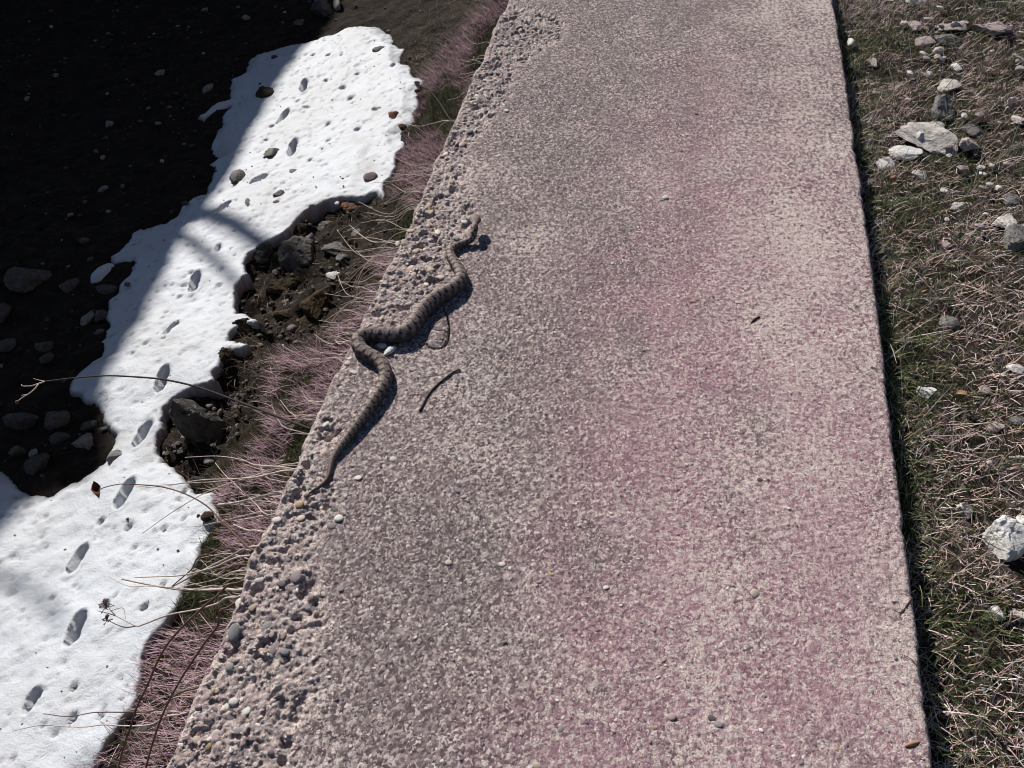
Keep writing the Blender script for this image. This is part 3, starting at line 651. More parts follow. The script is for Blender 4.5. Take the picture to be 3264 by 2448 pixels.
# ------------------------------------------------------------------ stones
SIDX = 0
def stone(x, y, w, h, mat, label, surf, group, sink=.2, tall=.62, cat='stone', sub=None, planes=12, name='stone', sharp=.85, noise=.06, rz=None, lo=.62):
    global SIDX; SIDX += 1
    r = np.random.default_rng(500 + SIDX); p = on(x, y, surf); s_ = dist_px(p)
    pit = math.asin((HCAM - p[2]) / np.linalg.norm(p - CAM))
    a = w / 2 / s_; b = h / 2 / s_
    # apparent height mixes depth and tallness: b = depth*sin + tall*cos
    c = b * tall / (math.cos(pit) * .55 + math.sin(pit) * .8); bb = max(.4 * a, (b - .35 * c * math.cos(pit)) / math.sin(pit))
    v, ff = rock_verts(sub or (4 if max(w, h) > 70 else 3 if max(w, h) > 26 else 2), r, planes, sharp, noise, lo)
    v = (v - (v.max(0) + v.min(0)) / 2); v = v / v.max(0) * np.array([a, bb, c])
    o = obj(name, mesh_np(name, v, ff, M[mat], smooth=len(v) < 600), loc=(p[0], p[1], float(surf(p[0], p[1])) + c * (.5 - sink)))
    o.rotation_euler = (random.uniform(-.2, .2), random.uniform(-.2, .2), YAW + (random.uniform(-.3, .3) if rz is None else rz))
    tag(o, label, cat, group); return o

ON_SNOW = [(1208,165,36,30,'dark','triangular dark stone near the far top of the snow patch'),
(877,184,24,16,'dark','small dark stone in the shaded far left corner of the snow'),
(899,241,18,12,'brown','tiny brown stone at the shadow line on the far snow'),
(915,285,30,13,'dark','thin flat dark stone on snow right of the black clump'),
(841,274,34,18,'dark','flat brown stone on shaded snow above the black clump'),
(849,305,66,48,'brown','black mossy clump sunk into shaded snow'),
(1252,373,32,34,'leaf','rounded rusty brown stone near the right rim of the snow'),
(1281,409,32,20,'brown','mossy brown stone on the right snow rim below the rusty stone'),
(1330,265,20,14,'brown','upper of two small brown stones on the tip of the snow rim'),
(1332,290,20,15,'brown','lower of two small brown stones on the tip of the snow rim'),
(866,497,66,44,'dark','large dark angular stone in the middle of the far snow'),
(1035,477,24,13,'dark','small dark flake alone in the bright far snow'),
(940,553,38,26,'mauve','mauve grey angular stone on bright snow'),
(1180,567,50,34,'mauve','rounded grey stone by the right snow edge above the hollow'),
(1097,572,18,10,'brown','thin brown chip left of the rounded grey stone'),
(764,575,60,44,'dark','dark oval stone on snow at the shadow line'),
(797,545,40,26,'mauve','grey stone touching the dark oval stone'),
(893,625,44,30,'dark','dark angular stone above a smaller brown one on snow'),
(885,650,30,22,'mauve','small brownish stone below the dark angular one'),
(797,652,28,40,'grey','upright oval grey stone on snow left of the hollow'),
(590,650,22,17,'dark','small dark stone on the shaded snow rim'),
(656,833,19,15,'mauve','small reddish stone on snow beside the branch shadow'),
(671,1068,24,13,'mauve','small pinkish chip on the snow left of the mossy clod'),
(408,907,22,17,'mauve','small tan stone in the shaded snow on the left'),
(372,1457,60,40,'grey','grey stone wedged at the narrow neck of the snow'),
(662,1646,46,38,'brown','mossy lump on snow by the lower right rim'),
(633,1646,14,13,'brown','tiny brown bit left of the mossy lump')]
for x, y, w, h, m, lab in ON_SNOW:
    stone(x, y, w, h, m, lab, snowtop, 'stones lying on the snow', .12, .62, planes=10, sharp=1.0, noise=.12, lo=.42)
SHADE = [(513,238,40,30,'shaded_pale','pale angular stone alone high in the shaded earth'),(666,288,28,32,'shaded_pale','rounded pale stone just left of the shaded snow'),(350,400,26,24,'shaded_pale','small white round stone in the middle of the shaded earth'),
(474,347,11,11,'shaded_pale','tiny white pebble upper right of the white round stone'),(179,243,20,15,'shaded_pale','faint pale stone near the upper left of the shaded earth'),(87,317,18,15,'shaded_pale','faint grey stone at far left below the faint pale one'),(653,33,26,12,'shaded_pale','flat pale sliver near the top of the shaded earth'),
(786,59,26,22,'shaded_pale','pale chip near the top right of the shaded earth'),(328,505,20,14,'shaded_pale','pale grey chip below the white round stone'),(330,607,34,22,'shaded_pale','white stone at mid height of the shaded earth'),
(225,688,20,17,'shaded_pale','small pale stone below left of the white stone'),(505,396,20,12,'shaded_pale','white chip among fine gravel left of the snow'),
(89,900,140,76,'dim','largest grey boulder half buried in the shaded earth'),(221,918,58,48,'dim','rounded grey stone right of the largest boulder'),(285,1024,46,46,'shaded_pale','pale broken stone touching the left snow rim'),
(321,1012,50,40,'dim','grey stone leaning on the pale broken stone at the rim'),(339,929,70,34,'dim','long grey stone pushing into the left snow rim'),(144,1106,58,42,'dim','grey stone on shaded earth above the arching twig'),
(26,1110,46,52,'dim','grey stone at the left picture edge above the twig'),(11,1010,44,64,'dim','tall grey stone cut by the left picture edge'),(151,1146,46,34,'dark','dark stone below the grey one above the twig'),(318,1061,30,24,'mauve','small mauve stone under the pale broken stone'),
(188,1345,78,88,'dim','tall grey block in the lower dark hollow'),(273,1412,74,60,'shaded_pale','pale stone catching sun in the lower dark hollow'),(284,1364,62,36,'dark','dark stone behind the pale stone in the lower hollow'),
(111,1449,34,30,'shaded_pale','small pale pointed stone in the lower left hollow'),(122,1490,84,70,'dark','dark rounded stone under the small pale pointed one'),(70,1349,110,60,'dark','low dark slab at the left of the lower hollow'),
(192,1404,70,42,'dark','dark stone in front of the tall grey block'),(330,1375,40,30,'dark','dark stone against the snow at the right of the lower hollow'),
(1030,42,80,66,'dark','dark boulder at the top beyond the snow'),(1023,2,44,26,'shaded_pale','pale lump on top of the dark boulder beyond the snow'),(1074,20,22,44,'shaded_pale','narrow pale stone right of the dark boulder'),(953,74,34,22,'mauve','small mauve stone lower left of the dark boulder'),
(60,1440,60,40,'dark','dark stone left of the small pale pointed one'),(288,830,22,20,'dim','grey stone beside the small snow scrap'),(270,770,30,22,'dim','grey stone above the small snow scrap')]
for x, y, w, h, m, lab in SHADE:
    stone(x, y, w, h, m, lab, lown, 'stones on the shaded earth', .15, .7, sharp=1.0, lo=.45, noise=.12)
HOL = [(954,842,126,112,'dim','big square grey block in the upper melt hollow',.95),(843,813,72,60,'dark','dark stone left of the big square block',.7),(1076,800,110,46,'dark','long dark stone right of the big square block',.6),
(987,767,32,36,'mauve','grey pointed stone behind the big square block',.9),(1061,881,46,24,'white','flat white stone beside the pink grass in the hollow',.5),(906,1001,68,48,'brown','round brown stone at the front of the hollow',.7),
(910,964,24,18,'grey','small grey stone above the round brown stone',.7),(905,912,130,44,'brown','long brown slab below the big square block',.6),(1005,975,100,120,'brown','dark earthy lump with roots right of the brown slab',.6),
(1013,671,48,22,'mauve','flat grey stone under the top rim of the hollow',.6),(1131,655,94,54,'leaf','rusty mossy clump at the top right of the hollow',.6),(932,1051,36,38,'mauve','pinkish grey stone in front of the hollow',.6),
(1094,829,46,42,'dark','dark stone above the flat white stone',.7),(930,735,50,34,'brown','earthy brown lump under the hollow rim',.6),(1040,725,60,40,'dark','dark stone in the upper middle of the hollow',.7),
(1135,745,70,34,'dark','dark slab near the dry stems in the hollow',.5),(788,1056,100,54,'brown','brown mossy clod filling the small melt hole',1.1),(727,1146,62,54,'brown','brown clod at the snow edge below the small melt hole',1.1),(697,1184,38,28,'dark','wet dark stone at the snow edge above the arching twig',.7),
(780,1120,36,28,'mauve','grey stone between the two brown clods',.7)]
HOL2 = [(640,1370,150,150,'dark','lumpy mound of wet earth and stones in the lower hollow',1.25),(701,1320,20,27,'mauve','upright grey stone on the right of the wet mound',.9),(642,1275,30,32,'dark','dark wet stone at the top of the wet mound',.8),(638,1345,30,42,'mauve','tall wet stone in the middle of the mound',.9),
(605,1349,30,42,'mauve','tall wet stone left of the middle of the mound',.9),(560,1425,30,28,'mauve','small grey stone at the lower left of the mound',.7),(531,1449,26,22,'mauve','small grey stone at the snow rim below the mound',.7),(669,1475,38,34,'grey','grey stone with pale top below the mound',.8),
(727,1261,26,24,'mauve','grey stone under the arching twig above the mound',.8),(629,1543,54,44,'dark','dark wet stone at the tip of the lower hollow',.7),(580,1310,34,30,'dark','dark stone at the left of the wet mound',.8),(672,1300,30,30,'dark','dark stone high on the right of the mound',.8),(690,1365,46,40,'dark','dark earthy stone on the shaded side of the mound',.7)]
for x, y, w, h, m, lab, t in HOL + HOL2:
    stone(x, y, w, h, m, lab, lown, 'stones in the melt hollows', .12, t, planes=11, noise=.16, sharp=1.0, lo=.42, sub=4 if w > 40 else 3)
RIGHT = [(2915,6,74,24,'pale','pale slab cut by the top picture edge beside the wall',.4),(2912,90,42,30,'pinkstone','small pinkish stone at the left of the far row of slabs',.6),(3029,92,104,44,'pinkstone','long pinkish slab in the far grass',.5),(3172,96,140,60,'pinkstone','broad pinkish boulder in the far right corner',.6),
(2939,137,80,24,'pinkstone','low flat stone in front of the far pink slab',.4),(3017,130,84,34,'grey','dark sided stone below the far pink slab',.6),(2710,150,25,36,'white','narrow white stone close to the far wall edge',.8),(2786,207,25,30,'pale','small pale stone half hidden by far grass',.6),
(3047,219,36,28,'white','small white stone right of the green far tuft',.6),(2996,192,28,22,'pinkstone','small pinkish stone right of the far tuft',.5),(3020,282,86,40,'pale','pale split stone above the triangular stone',.5),(3002,354,74,72,'grey','triangular grey stone standing in the grass',.6),
(3074,375,25,19,'white','tiny white stone right of the triangular stone',.6),(2987,405,46,25,'pale','small pale stone just above the largest limestone',.6),(2946,457,186,104,'pale','largest weathered limestone lying near the wall',.5),(2885,492,108,46,'white','bright white stone in front of the largest limestone',.5),
(3098,423,72,36,'grey','grey rounded stone right of the largest limestone',.6),(3080,472,72,60,'pinkstone','blocky pinkish stone with a dark side',.8),(3248,391,42,32,'pale','pale stone at the right picture edge level with the triangular one',.6),(3246,190,36,26,'pinkstone','pinkish stone at the right picture edge far up',.5),
(2816,528,70,34,'white','grey white stone nearest the wall below the bright white one',.5),(2930,560,52,30,'pale','flat pale stone in grass under the bright white stone',.4),(3131,560,25,21,'white','small square white stone in the middle right grass',.7),(3182,603,17,23,'white','small upright white stone in the right grass',.8),
(3224,640,52,38,'grey','flat grey stone above the large split boulder',.4),(3053,663,60,28,'pale','pair of pale lumps joined in the middle grass',.5),(3008,610,30,15,'white','thin white flake in the middle grass',.4),(3140,684,21,14,'white','tiny white flake left of the split boulder',.5),
(3196,723,76,76,'pale','pale left part of the large split boulder at right',.6),(3240,770,84,90,'grey','grey right part of the large split boulder at right',.5),(2828,807,42,42,'grey','grey stone shaded by grass beside the wall',.6),(3017,783,32,28,'pinkstone','small pinkish stone in the thick middle grass',.5),
(3020,1032,74,54,'grey','grey stone half covered by long grass',.5),(3240,1176,64,32,'white','white flat stone at the right edge at mid height',.4),(2954,1257,62,42,'white','whitish stone under dry blades near the wall',.6),(3143,1245,42,28,'pinkstone','flat pinkish grey stone in dry grass',.4),
(3242,1344,54,32,'grey','grey stone at the right edge below the white flat one',.5),(3173,1365,58,32,'pinkstone','pinkish stone left of the right edge grey stone',.5),(3071,1635,56,48,'pale','tan white cube shaped stone in lower grass',.8),(3200,1736,124,140,'white','large bright white rock in the lower right grass',.75),
(3257,1668,34,44,'white','white rock behind the large bright one',.7),(3176,1959,50,48,'white','small white rock below the large bright one',.7),(3248,1966,54,44,'pale','pale stone in the lower right corner grass',.5)]
STONES_R = []
for x, y, w, h, m, lab, t in RIGHT:
    o = stone(x, y, w * 1.0, h * 1.0, m, lab, meadow, 'stones in the grass beside the wall', (.12 if w > 90 else -.02), t, planes=9, sharp=1.05, noise=.13, lo=.34, sub=4 if w > 34 else 3)
    q = on(x, y, meadow); STONES_R.append((q[0], q[1], w * .56 / dist_px(q), h * .56 / dist_px(q) / .75))

# chips and twigs lying on the wall
def wallobj(name, x, y, w, h, c, label, cat, z=.003, seed=1, rz=0.):
    p = at(x, y); s_ = dist_px(p); v, ff = rock_verts(3, np.random.default_rng(seed), 9, .9, .12)
    o = obj(name, mesh_np(name, v * np.array([w / 2 / s_, h / 2 / s_ / .72, .0055]), ff, M[c]), loc=(p[0], p[1], float(wall_z(np.array([p[0]]), np.array([p[1]]))[0]) + z))
    o.rotation_euler = (.1, -.1, rz); return tag(o, label, cat, 'stone chips beside the snake')
wallobj('stone_chip', 1218, 1107, 40, 18, 'white', 'flat cream stone chip tucked under the middle bend of the snake', 'stone', .003, 3, -.1)
wallobj('stone_chip', 1242, 1122, 32, 38, 'white', 'upright cream stone chip on the wall below the middle bend of the snake', 'stone', .004, 5, -.5)
wallobj('stone_chip', 1261, 1139, 12, 11, 'white', 'tiny white chip right of the upright cream chip', 'stone', .001, 8)
def wall_twig(pts, r, mat, label, name='twig', lift=.0):
    P = []
    for x, y in pts:
        p = at(x, y); p[2] = float(wall_z(np.array([p[0]]), np.array([p[1]]))[0]) + r[0] * .8 + lift; P.append(p)
    n = 18; P = catmull(P, n); o = obj(name, tubes_mesh(name, [(P, np.interp(np.linspace(0, 1, n), np.linspace(0, 1, len(r)), r) * (1 + .15 * np.sin(np.arange(n) * 2.1)), 7)], M[mat])); tag(o, label, 'twig'); return o
wall_twig([(1338,1312),(1350,1290),(1365,1262),(1385,1238),(1402,1222),(1422,1208),(1440,1192),(1467,1181)], (.0021,.0018,.0022,.0017,.0013,.0018), 'twig', 'dark crooked twig lying on the concrete right of the tail of the snake')
wall_twig([(2393,1032),(2405,1021),(2421,1012)], (.0012,.003,.002), 'twig', 'short dark twig bit lying alone on the middle of the wall')
wall_twig([(2848,1944),(2872,1953),(2895,1922),(2908,1903)], (.0006,.0011,.0010), 'stem_brown', 'thin brown forked straw on the right wall edge')
wall_twig([(2868,1961),(2874,1946),(2893,1938)], (.0007,.0007), 'stem_brown', 'hair thin straw crossing the forked straw at the right wall edge')
wall_twig([(2878,2090),(2905,2105),(2922,2123)], (.0005,.0006), 'stem_brown', 'bent dark straw lower on the right wall edge', lift=.001)
wall_twig([(2885,2380),(2905,2372),(2930,2366)], (.0012,.004,.0014), 'tanleaf', 'pinkish dry seed husk at the lower right wall edge')
wall_twig([(2757,885),(2770,880),(2779,868)], (.0006,.0006), 'stem_brown', 'thin curled straw on the right wall edge at mid height')

# ------------------------------------------------------------------ dry stems on the left bank
def stemz(pts, z0, z1):
    n = len(pts); return [at(x, y, z0 + (z1 - z0) * (k / max(1, n - 1)) ** .9) for k, (x, y) in enumerate(pts)]
def plant(name, label, stems, mat='stem', root=None, cat='dry plant', extra=None):
    """stems: (points from the wall edge outwards, start height, end height, start radius, end radius)"""
    p0 = stemz(stems[0][0], stems[0][1], stems[0][2])[0]
    rx = min(p0[0] + .25, XL - .12); R0 = np.array([rx, p0[1] - .1, float(lown(rx, p0[1] - .1))])
    e = empty(name, R0); tag(e, label, cat)
    for pts, z0, z1, r0, r1, *mm in stems:
        P = stemz(pts, z0, z1); d = P[0] - P[1]; d /= np.linalg.norm(d)
        q = P[0] + np.array([.10, .015, -.06]) + d * .02; q[0] = min(q[0], XL - .03); foot = np.array([min(q[0], XL - .06), q[1] - .05, float(lown(min(q[0], XL - .06), q[1] - .05)) - .02])
        Q = catmull(np.array([foot, q] + P), 12 + 5 * len(P)); n = len(Q)
        Q[:, 0] = np.where(Q[:, 1] > -9, np.minimum(Q[:, 0], np.where(Q[:, 2] > -1.3, XL - .022, 9)), Q[:, 0])
        o = obj('stem', tubes_mesh('stem', [(Q - R0, np.linspace(r0, r1, n), 5)], M[mm[0] if mm else mat]), e)
    if extra: extra(e, R0)
    return e
def fan(n, box, zr, rr, seed, ang=(-.5, .1), ln=(60, 170)):
    """a sheaf of thin straws that leave the wall edge between two points"""
    r = random.Random(seed); S = []
    for _ in range(n):
        t = r.random(); x = box[0] + (box[2] - box[0]) * t; y = box[1] + (box[3] - box[1]) * t
        a = r.uniform(*ang); l = r.uniform(*ln); a += r.gauss(0, .22); b = r.uniform(-.45, .45)
        pts = [(x + 6, y), (x - l * .5 * math.cos(a), y - l * .5 * math.sin(a)), (x - l * math.cos(a + b), y - l * math.sin(a + b))]
        z0 = r.uniform(*zr); S.append((pts, z0, z0 - r.uniform(.1, .45), r.uniform(*rr), .0008))
    return S
RR = (.0012, .0022)
plant('straw_tuft', 'sheaf of straight pinkish straws by the far half of the wall', fan(18, (1380, 520, 1300, 690), (-1.1, -.7), RR, 1, (-.62, -.2), (90, 190)))
plant('straw_tuft', 'loose pale straws crossing the right side of the upper hollow', fan(16, (1290, 700, 1215, 850), (-1.1, -.7), RR, 2, (-.5, -.05), (90, 180)))
plant('straw_tuft', 'tangled straws between the flat white stone and the wall', fan(14, (1210, 870, 1140, 1020), (-1.1, -.7), RR, 3, (-.55, 0), (70, 170)))
plant('straw_tuft', 'short straws poking out beside the middle bend of the snake', fan(10, (1120, 1040, 1070, 1150), (-1.1, -.7), RR, 4, (-.5, .2), (50, 120)))
plant('straw_tuft', 'sparse straws on the bank right of the wet mound', fan(9, (1010, 1280, 930, 1440), (-1.1, -.7), RR, 5, (-.4, .2), (60, 150)))
plant('straw_tuft', 'straws on the bank near the tail tip of the snake', fan(10, (930, 1460, 850, 1640), (-1.1, -.7), RR, 6, (-.4, .3), (60, 160)))
plant('straw_tuft', 'straws over pink grass beside the big chipped notch of the wall', fan(12, (830, 1740, 740, 1900), (-1.0, -.7), RR, 7, (-.5, .1), (70, 200)))
plant('straw_tuft', 'brownish straws along the bank in the lower left', fan(9, (690, 2010, 560, 2300), (-1.0, -.6), RR, 8, (-.8, -.35), (90, 230)))
plant('straw_tuft', 'fine straws on the bank at the far end of the wall', fan(10, (1560, 120, 1440, 400), (-1.1, -.8), RR, 9, (-.6, .1), (40, 110)))
plant('dried_plant', 'single thin dark stem from the snow rim to the far wall edge', [([(1443, 388), (1400, 325), (1345, 255), (1304, 192)], -.8, -1.5, .003, .0018)], 'twig')
plant('dried_plant', 'lone reddish straw level with the rusty stone on the snow', [([(1432, 386), (1380, 393), (1330, 402), (1268, 384)], -.9, -1.7, .0022, .0012)], 'stem')
plant('arching_twig', 'long arching twig with forked bare tip over the snow', [([(985, 1366), (900, 1334), (816, 1301), (738, 1272), (627, 1233), (516, 1209), (406, 1200), (332, 1198), (236, 1205), (144, 1216)], -.55, -1.0, .0052, .0028),
    ([(236, 1205), (144, 1216), (110, 1226), (74, 1231), (69, 1226)], -.99, -1.03, .0024, .0014)], 'stem_brown') if False else None
def extra_twig(e, R0):
    for pts, r in (([(144, 1216), (122, 1223), (100, 1230), (74, 1231), (68, 1226)], (.0026, .0014)), ([(122, 1224), (110, 1240), (89, 1257), (70, 1268), (52, 1283)], (.0026, .0014)), ([(144, 1216), (125, 1212), (107, 1207)], (.002, .001)), ([(89, 1257), (78, 1259), (67, 1261)], (.0018, .001))):
        P = [at(x, y, -1.0) - R0 for x, y in pts]; obj('twiglet', tubes_mesh('twiglet', [(catmull(P, 10), np.linspace(r[0], r[1], 10), 5)], M['stem']), e)
    P = at(54, 1281, -1.0) - R0; obj('bud', mesh_np('bud', ICO[1][0] * np.array([.006, .008, .006]), ICO[1][1], M['stem_brown']), e, P)
plant('arching_twig', 'long arching brown twig with forked bare tip reaching over the snow', [([(985, 1366), (900, 1334), (816, 1301), (738, 1272), (627, 1233), (516, 1209), (406, 1200), (332, 1198), (236, 1205), (144, 1216)], -.55, -1.0, .0042, .0024)], 'twig', extra=extra_twig)
def extra_leaf(e, R0):
    p = at(310, 1567, -1.15) - R0; n = 9; u = np.linspace(-1, 1, n); w = np.linspace(-1, 1, 5); Uu, Ww = np.meshgrid(u, w)
    half = (1 - Uu ** 2) ** .6 * .015; X_ = Uu * .025; Y_ = Ww * half; Z_ = .016 * (Ww ** 2) + .010 * np.sin(Uu * 3) + .005 * fbm(Uu * 3, Ww * 3, 9, 2)
    a = -.85; V = np.stack([X_ * math.cos(a) - Y_ * math.sin(a), X_ * math.sin(a) * 1.1 + Y_ * math.cos(a), Z_ - X_ * .5], -1).reshape(-1, 3)
    obj('leaf', mesh_np('leaf', V, grid_faces(n, 5), M['leaf']), e, p)
plant('leaf_stem', 'long arching stem carrying one curled brown leaf over the snow', [([(818, 1758), (775, 1729), (701, 1655), (657, 1611), (590, 1574), (516, 1552), (443, 1545), (384, 1543), (332, 1554), (318, 1562)], -.55, -1.15, .0030, .0014)], 'stem_brown', extra=extra_leaf)
plant('dried_plant', 'group of long pale stems leaning over snow below the wet mound', [([(940, 1500), (816, 1521), (730, 1527), (642, 1530), (535, 1548), (450, 1556)], -.6, -1.2, .003, .001), ([(935, 1495), (816, 1482), (770, 1465), (690, 1454), (590, 1458)], -.6, -1.2, .0026, .001),
    ([(930, 1480), (816, 1515), (671, 1563), (553, 1630), (454, 1700)], -.6, -1.2, .0026, .001), ([(850, 1640), (816, 1607), (719, 1515), (686, 1475)], -.7, -1.0, .0024, .001), ([(930, 1500), (850, 1512), (700, 1534), (600, 1540), (430, 1552)], -.62, -1.2, .002, .001), ([(870, 1630), (760, 1648), (640, 1676), (577, 1680)], -.7, -1.2, .002, .001)])
plant('dried_plant', 'thick pale broken stem lying over pink grass level with the tail tip', [([(905, 1572), (800, 1592), (740, 1604), (694, 1609)], -.7, -1.1, .0042, .0036)])
plant('dried_plant', 'pale stem lying in pink grass below the mossy lump', [([(860, 1648), (800, 1652), (750, 1660)], -.7, -1.0, .003, .002), ([(835, 1695), (790, 1690), (745, 1672)], -.7, -1.0, .003, .002)])
plant('dried_plant', 'bundle of straight stems pointing at the snow beside the chipped notch', [([(815, 1742), (714, 1784), (607, 1839), (551, 1869)], -.6, -1.1, .003, .0022), ([(790, 1772), (677, 1810), (577, 1834), (500, 1838), (430, 1841)], -.6, -1.2, .0028, .0018), ([(784, 1801), (720, 1812), (660, 1818)], -.6, -.9, .003, .002, 'stem_brown'), ([(772, 1820), (677, 1850), (566, 1873)], -.6, -1.1, .0024, .0012), ([(650, 1770), (610, 1815), (570, 1850), (545, 1872)], -.8, -1.1, .002, .0018, 'stem_brown')])
plant('dried_plant', 'thick pale straight stem reaching over the lower snow', [([(752, 1882), (650, 1881), (566, 1878), (470, 1862), (388, 1845)], -.6, -1.2, .0042, .0030), ([(600, 1880), (480, 1868), (410, 1868), (345, 1838)], -.8, -1.2, .002, .001)])
def extra_flower(e, R0):
    for pts, r in (([(435, 1995), (402, 2000), (370, 1990), (345, 1977)], (.0018, .001)), ([(369, 1963), (354, 1947), (345, 1935)], (.0016, .001)), ([(354, 1947), (392, 1938), (400, 1972)], (.0009, .0006)), ([(369, 1963), (345, 1955), (310, 1947)], (.0016, .0008))):
        P = [at(x, y, -1.1) - R0 for x, y in pts]; obj('twiglet', tubes_mesh('twiglet', [(catmull(P, 8), np.linspace(r[0], r[1], 8), 5)], M['stem_brown']), e)
    for (x, y), s_ in (((338, 1934), .020), ((342, 1977), .013)):
        q = at(x, y, -1.08) - R0; it = []; r = random.Random(3)
        for _ in range(22):
            d = np.array([r.gauss(0, 1), r.gauss(0, 1), abs(r.gauss(0, 1))]); d = d / np.linalg.norm(d) * s_; it.append((np.array([q, q + d * .6, q + d * 1.0 + np.array([r.uniform(-.004, .004)] * 3)]), np.array([.0008, .0008, .0022]), 4))
        obj('seed_head', tubes_mesh('seed_head', it, M['stem_brown']), e)
plant('dry_flower', 'dried flower stalk with two seed heads over the lower snow', [([(745, 1905), (690, 1925), (627, 1943), (535, 1961), (461, 1989), (435, 1995), (400, 1978), (369, 1963)], -.6, -1.1, .0028, .0018)], 'stem', extra=extra_flower)
plant('dried_plant', 'left one of two thick brown jointed stems in the lower left', [([(758, 1858), (690, 1902), (627, 1954), (546, 2037), (502, 2109), (472, 2179), (435, 2257), (413, 2327), (398, 2367), (376, 2448), (360, 2520)], -.45, -.9, .0028, .0022)], 'stem_brown')
plant('dried_plant', 'right one of two thick brown jointed stems, nearest the wall', [([(722, 1938), (694, 1995), (657, 2043), (605, 2120), (568, 2179), (524, 2264), (491, 2353), (465, 2448), (450, 2520)], -.4, -.75, .0027, .0022)], 'stem_brown')
plant('dried_plant', 'upper of two thin straws lying on the lowest snow', [([(600, 2200), (500, 2262), (417, 2270), (302, 2271), (221, 2284), (138, 2275)], -.7, -1.6, .0026, .0012)], 'stem_brown')
plant('dried_plant', 'lower of two thin straws lying on the lowest snow', [([(560, 2280), (480, 2310), (398, 2314), (332, 2310), (273, 2317), (207, 2316), (129, 2312), (41, 2330)], -.7, -1.6, .0024, .0012)], 'stem')
plant('bramble_shoot', 'white curved shoot at the wall edge by the middle bend of the snake', [([(1118, 1090), (1100, 1092), (1084, 1097), (1076, 1093), (1069, 1085)], -.25, -.3, .0022, .0012)], 'stem')

# ------------------------------------------------------------------ grass, moss and litter (uncountable)
def snow_free(x, y, m=0.02): return poly_sd(x, y, SNW)[0] < -m
# left bank: where the sight line passes the wall edge the ground distance is about .8 m
n = 85000
bx = XL - RNG.uniform(.55, 1.75, n); by = RNG.uniform(.5, 7.8, n)
dd = XL - bx; dens = sstep(1.75, .95, dd) * .8 + .2
k = (RNG.random(n) < dens) & snow_free(bx, by, .0); bx, by, dd = bx[k], by[k], dd[k]
hol = np.zeros(len(bx))
for x, y, r in ((960, 830, .55), (1010, 960, .35), (900, 720, .3), (640, 1370, .34), (600, 1480, .18), (1200, 60, .5)):
    p = on(x, y, low); hol = np.maximum(hol, sstep(1.15, .8, np.hypot(bx - p[0], (by - p[1]) / 1.25) / r))
pf = fbm(bx * 6, by * 3.2, 141, 3) - 1.9 * (dd - .93)
is_green = (fbm(bx * 4.5 + 5, by * 2.6, 142, 3) > .14) & (dd < 1.25)
is_pink = (pf > -.06) & (dd < 1.22) & ~is_green & (hol < .4)
rr_ = RNG.random(len(bx)); is_lit = (~is_green & ~is_pink) | (is_pink & (rr_ < .17)); is_green |= is_pink & (rr_ > .87); is_pink &= (rr_ >= .17) & (rr_ <= .87)
def mk(sel, cat, L, W, TH, KAP, name, mat, keep=1.0, az=None, hk=.93):
    s_ = sel & (RNG.random(len(bx)) < keep * (1 - hk * hol)); m = s_.sum(); B = np.stack([bx[s_], by[s_], lown(bx[s_], by[s_]) - .004], -1)
    A = RNG.uniform(0, 6.3, m) if az is None else az + RNG.normal(0, .7, m)
    o = obj(name, blades(name, B, RNG.uniform(*L, m), RNG.uniform(*W, m), A, RNG.uniform(*TH, m), RNG.uniform(*KAP, m), mat)); tag(o, cat, kind='stuff'); return o
mk(is_pink, 'short pinkish dry grass on the bank below the wall', (.04, .12), (.0020, .0036), (.5, 1.3), (-.3, .9), 'pink_grass', M['pink'], 1, 3.4)
mk(is_green, 'mossy green tufts on the bank below the wall', (.03, .08), (.0022, .0036), (.1, .9), (.2, 1.2), 'green_moss', M['mossg'])
mk(is_lit, 'brown grass litter on the bare earth by the snow', (.03, .10), (.002, .0034), (1.0, 1.6), (-.2, .5), 'grass_litter', M['litter'], .7, None, .75)
# gravel on the dark earth
n = 5200; gx = -1.5 - 5.2 * RNG.random(n); gy = 1.0 + 8.4 * RNG.random(n); k = snow_free(gx, gy, .03); gx, gy = gx[k], gy[k]
keep = RNG.random(len(gx)) < .25 + .75 * sstep(-.1, .4, fbm(gx * 1.3, gy * 1.3, 151, 3)); gx, gy = gx[keep], gy[keep]
sz = .006 + .026 * RNG.random(len(gx)) ** 4; S = np.stack([sz, sz * RNG.uniform(.6, 1, len(gx)), sz * RNG.uniform(.4, .8, len(gx))], -1)
v, ff = rock_verts(1, np.random.default_rng(77), 7, 1.0, .25, .35)
o = obj('gravel', scatter(0, 0, v, ff, S, RNG.uniform(0, 6.3, len(gx)), np.stack([gx, gy, lown(gx, gy) + sz * .2], -1), M['gravel'], 'gravel', False)); tag(o, 'loose gravel and crumbs on the dark earth', kind='stuff')
# windblown specks on the old snow
n = 2600; qx = RNG.uniform(-4.2, -1.5, n); qy = RNG.uniform(1.0, 7.5, n); k = (poly_sd(qx, qy, SNW)[0] > .03) & (RNG.random(n) < .2 + .8 * sstep(-.1, .4, fbm(qx * 2.2, qy * 1.6, 155, 3))); qx, qy = qx[k], qy[k]
ixx = np.clip(((qx + 5.2) / .0118).round().astype(int), 0, zs.shape[1] - 1); iyy = np.clip(((qy - .9) / .0135).round().astype(int), 0, zs.shape[0] - 1)
sz = .0022 + .008 * RNG.random(len(qx)) ** 4; S = np.stack([sz, sz * RNG.uniform(.3, 1, len(qx)), sz * .5], -1)
v, ff = rock_verts(1, np.random.default_rng(79), 7, 1.0, .25, .4)
M['speck'] = m_island('snow_specks', [(0, (.05, .04, .035)), (.7, (.14, .105, .085)), (1, (.30, .26, .24))], .9)
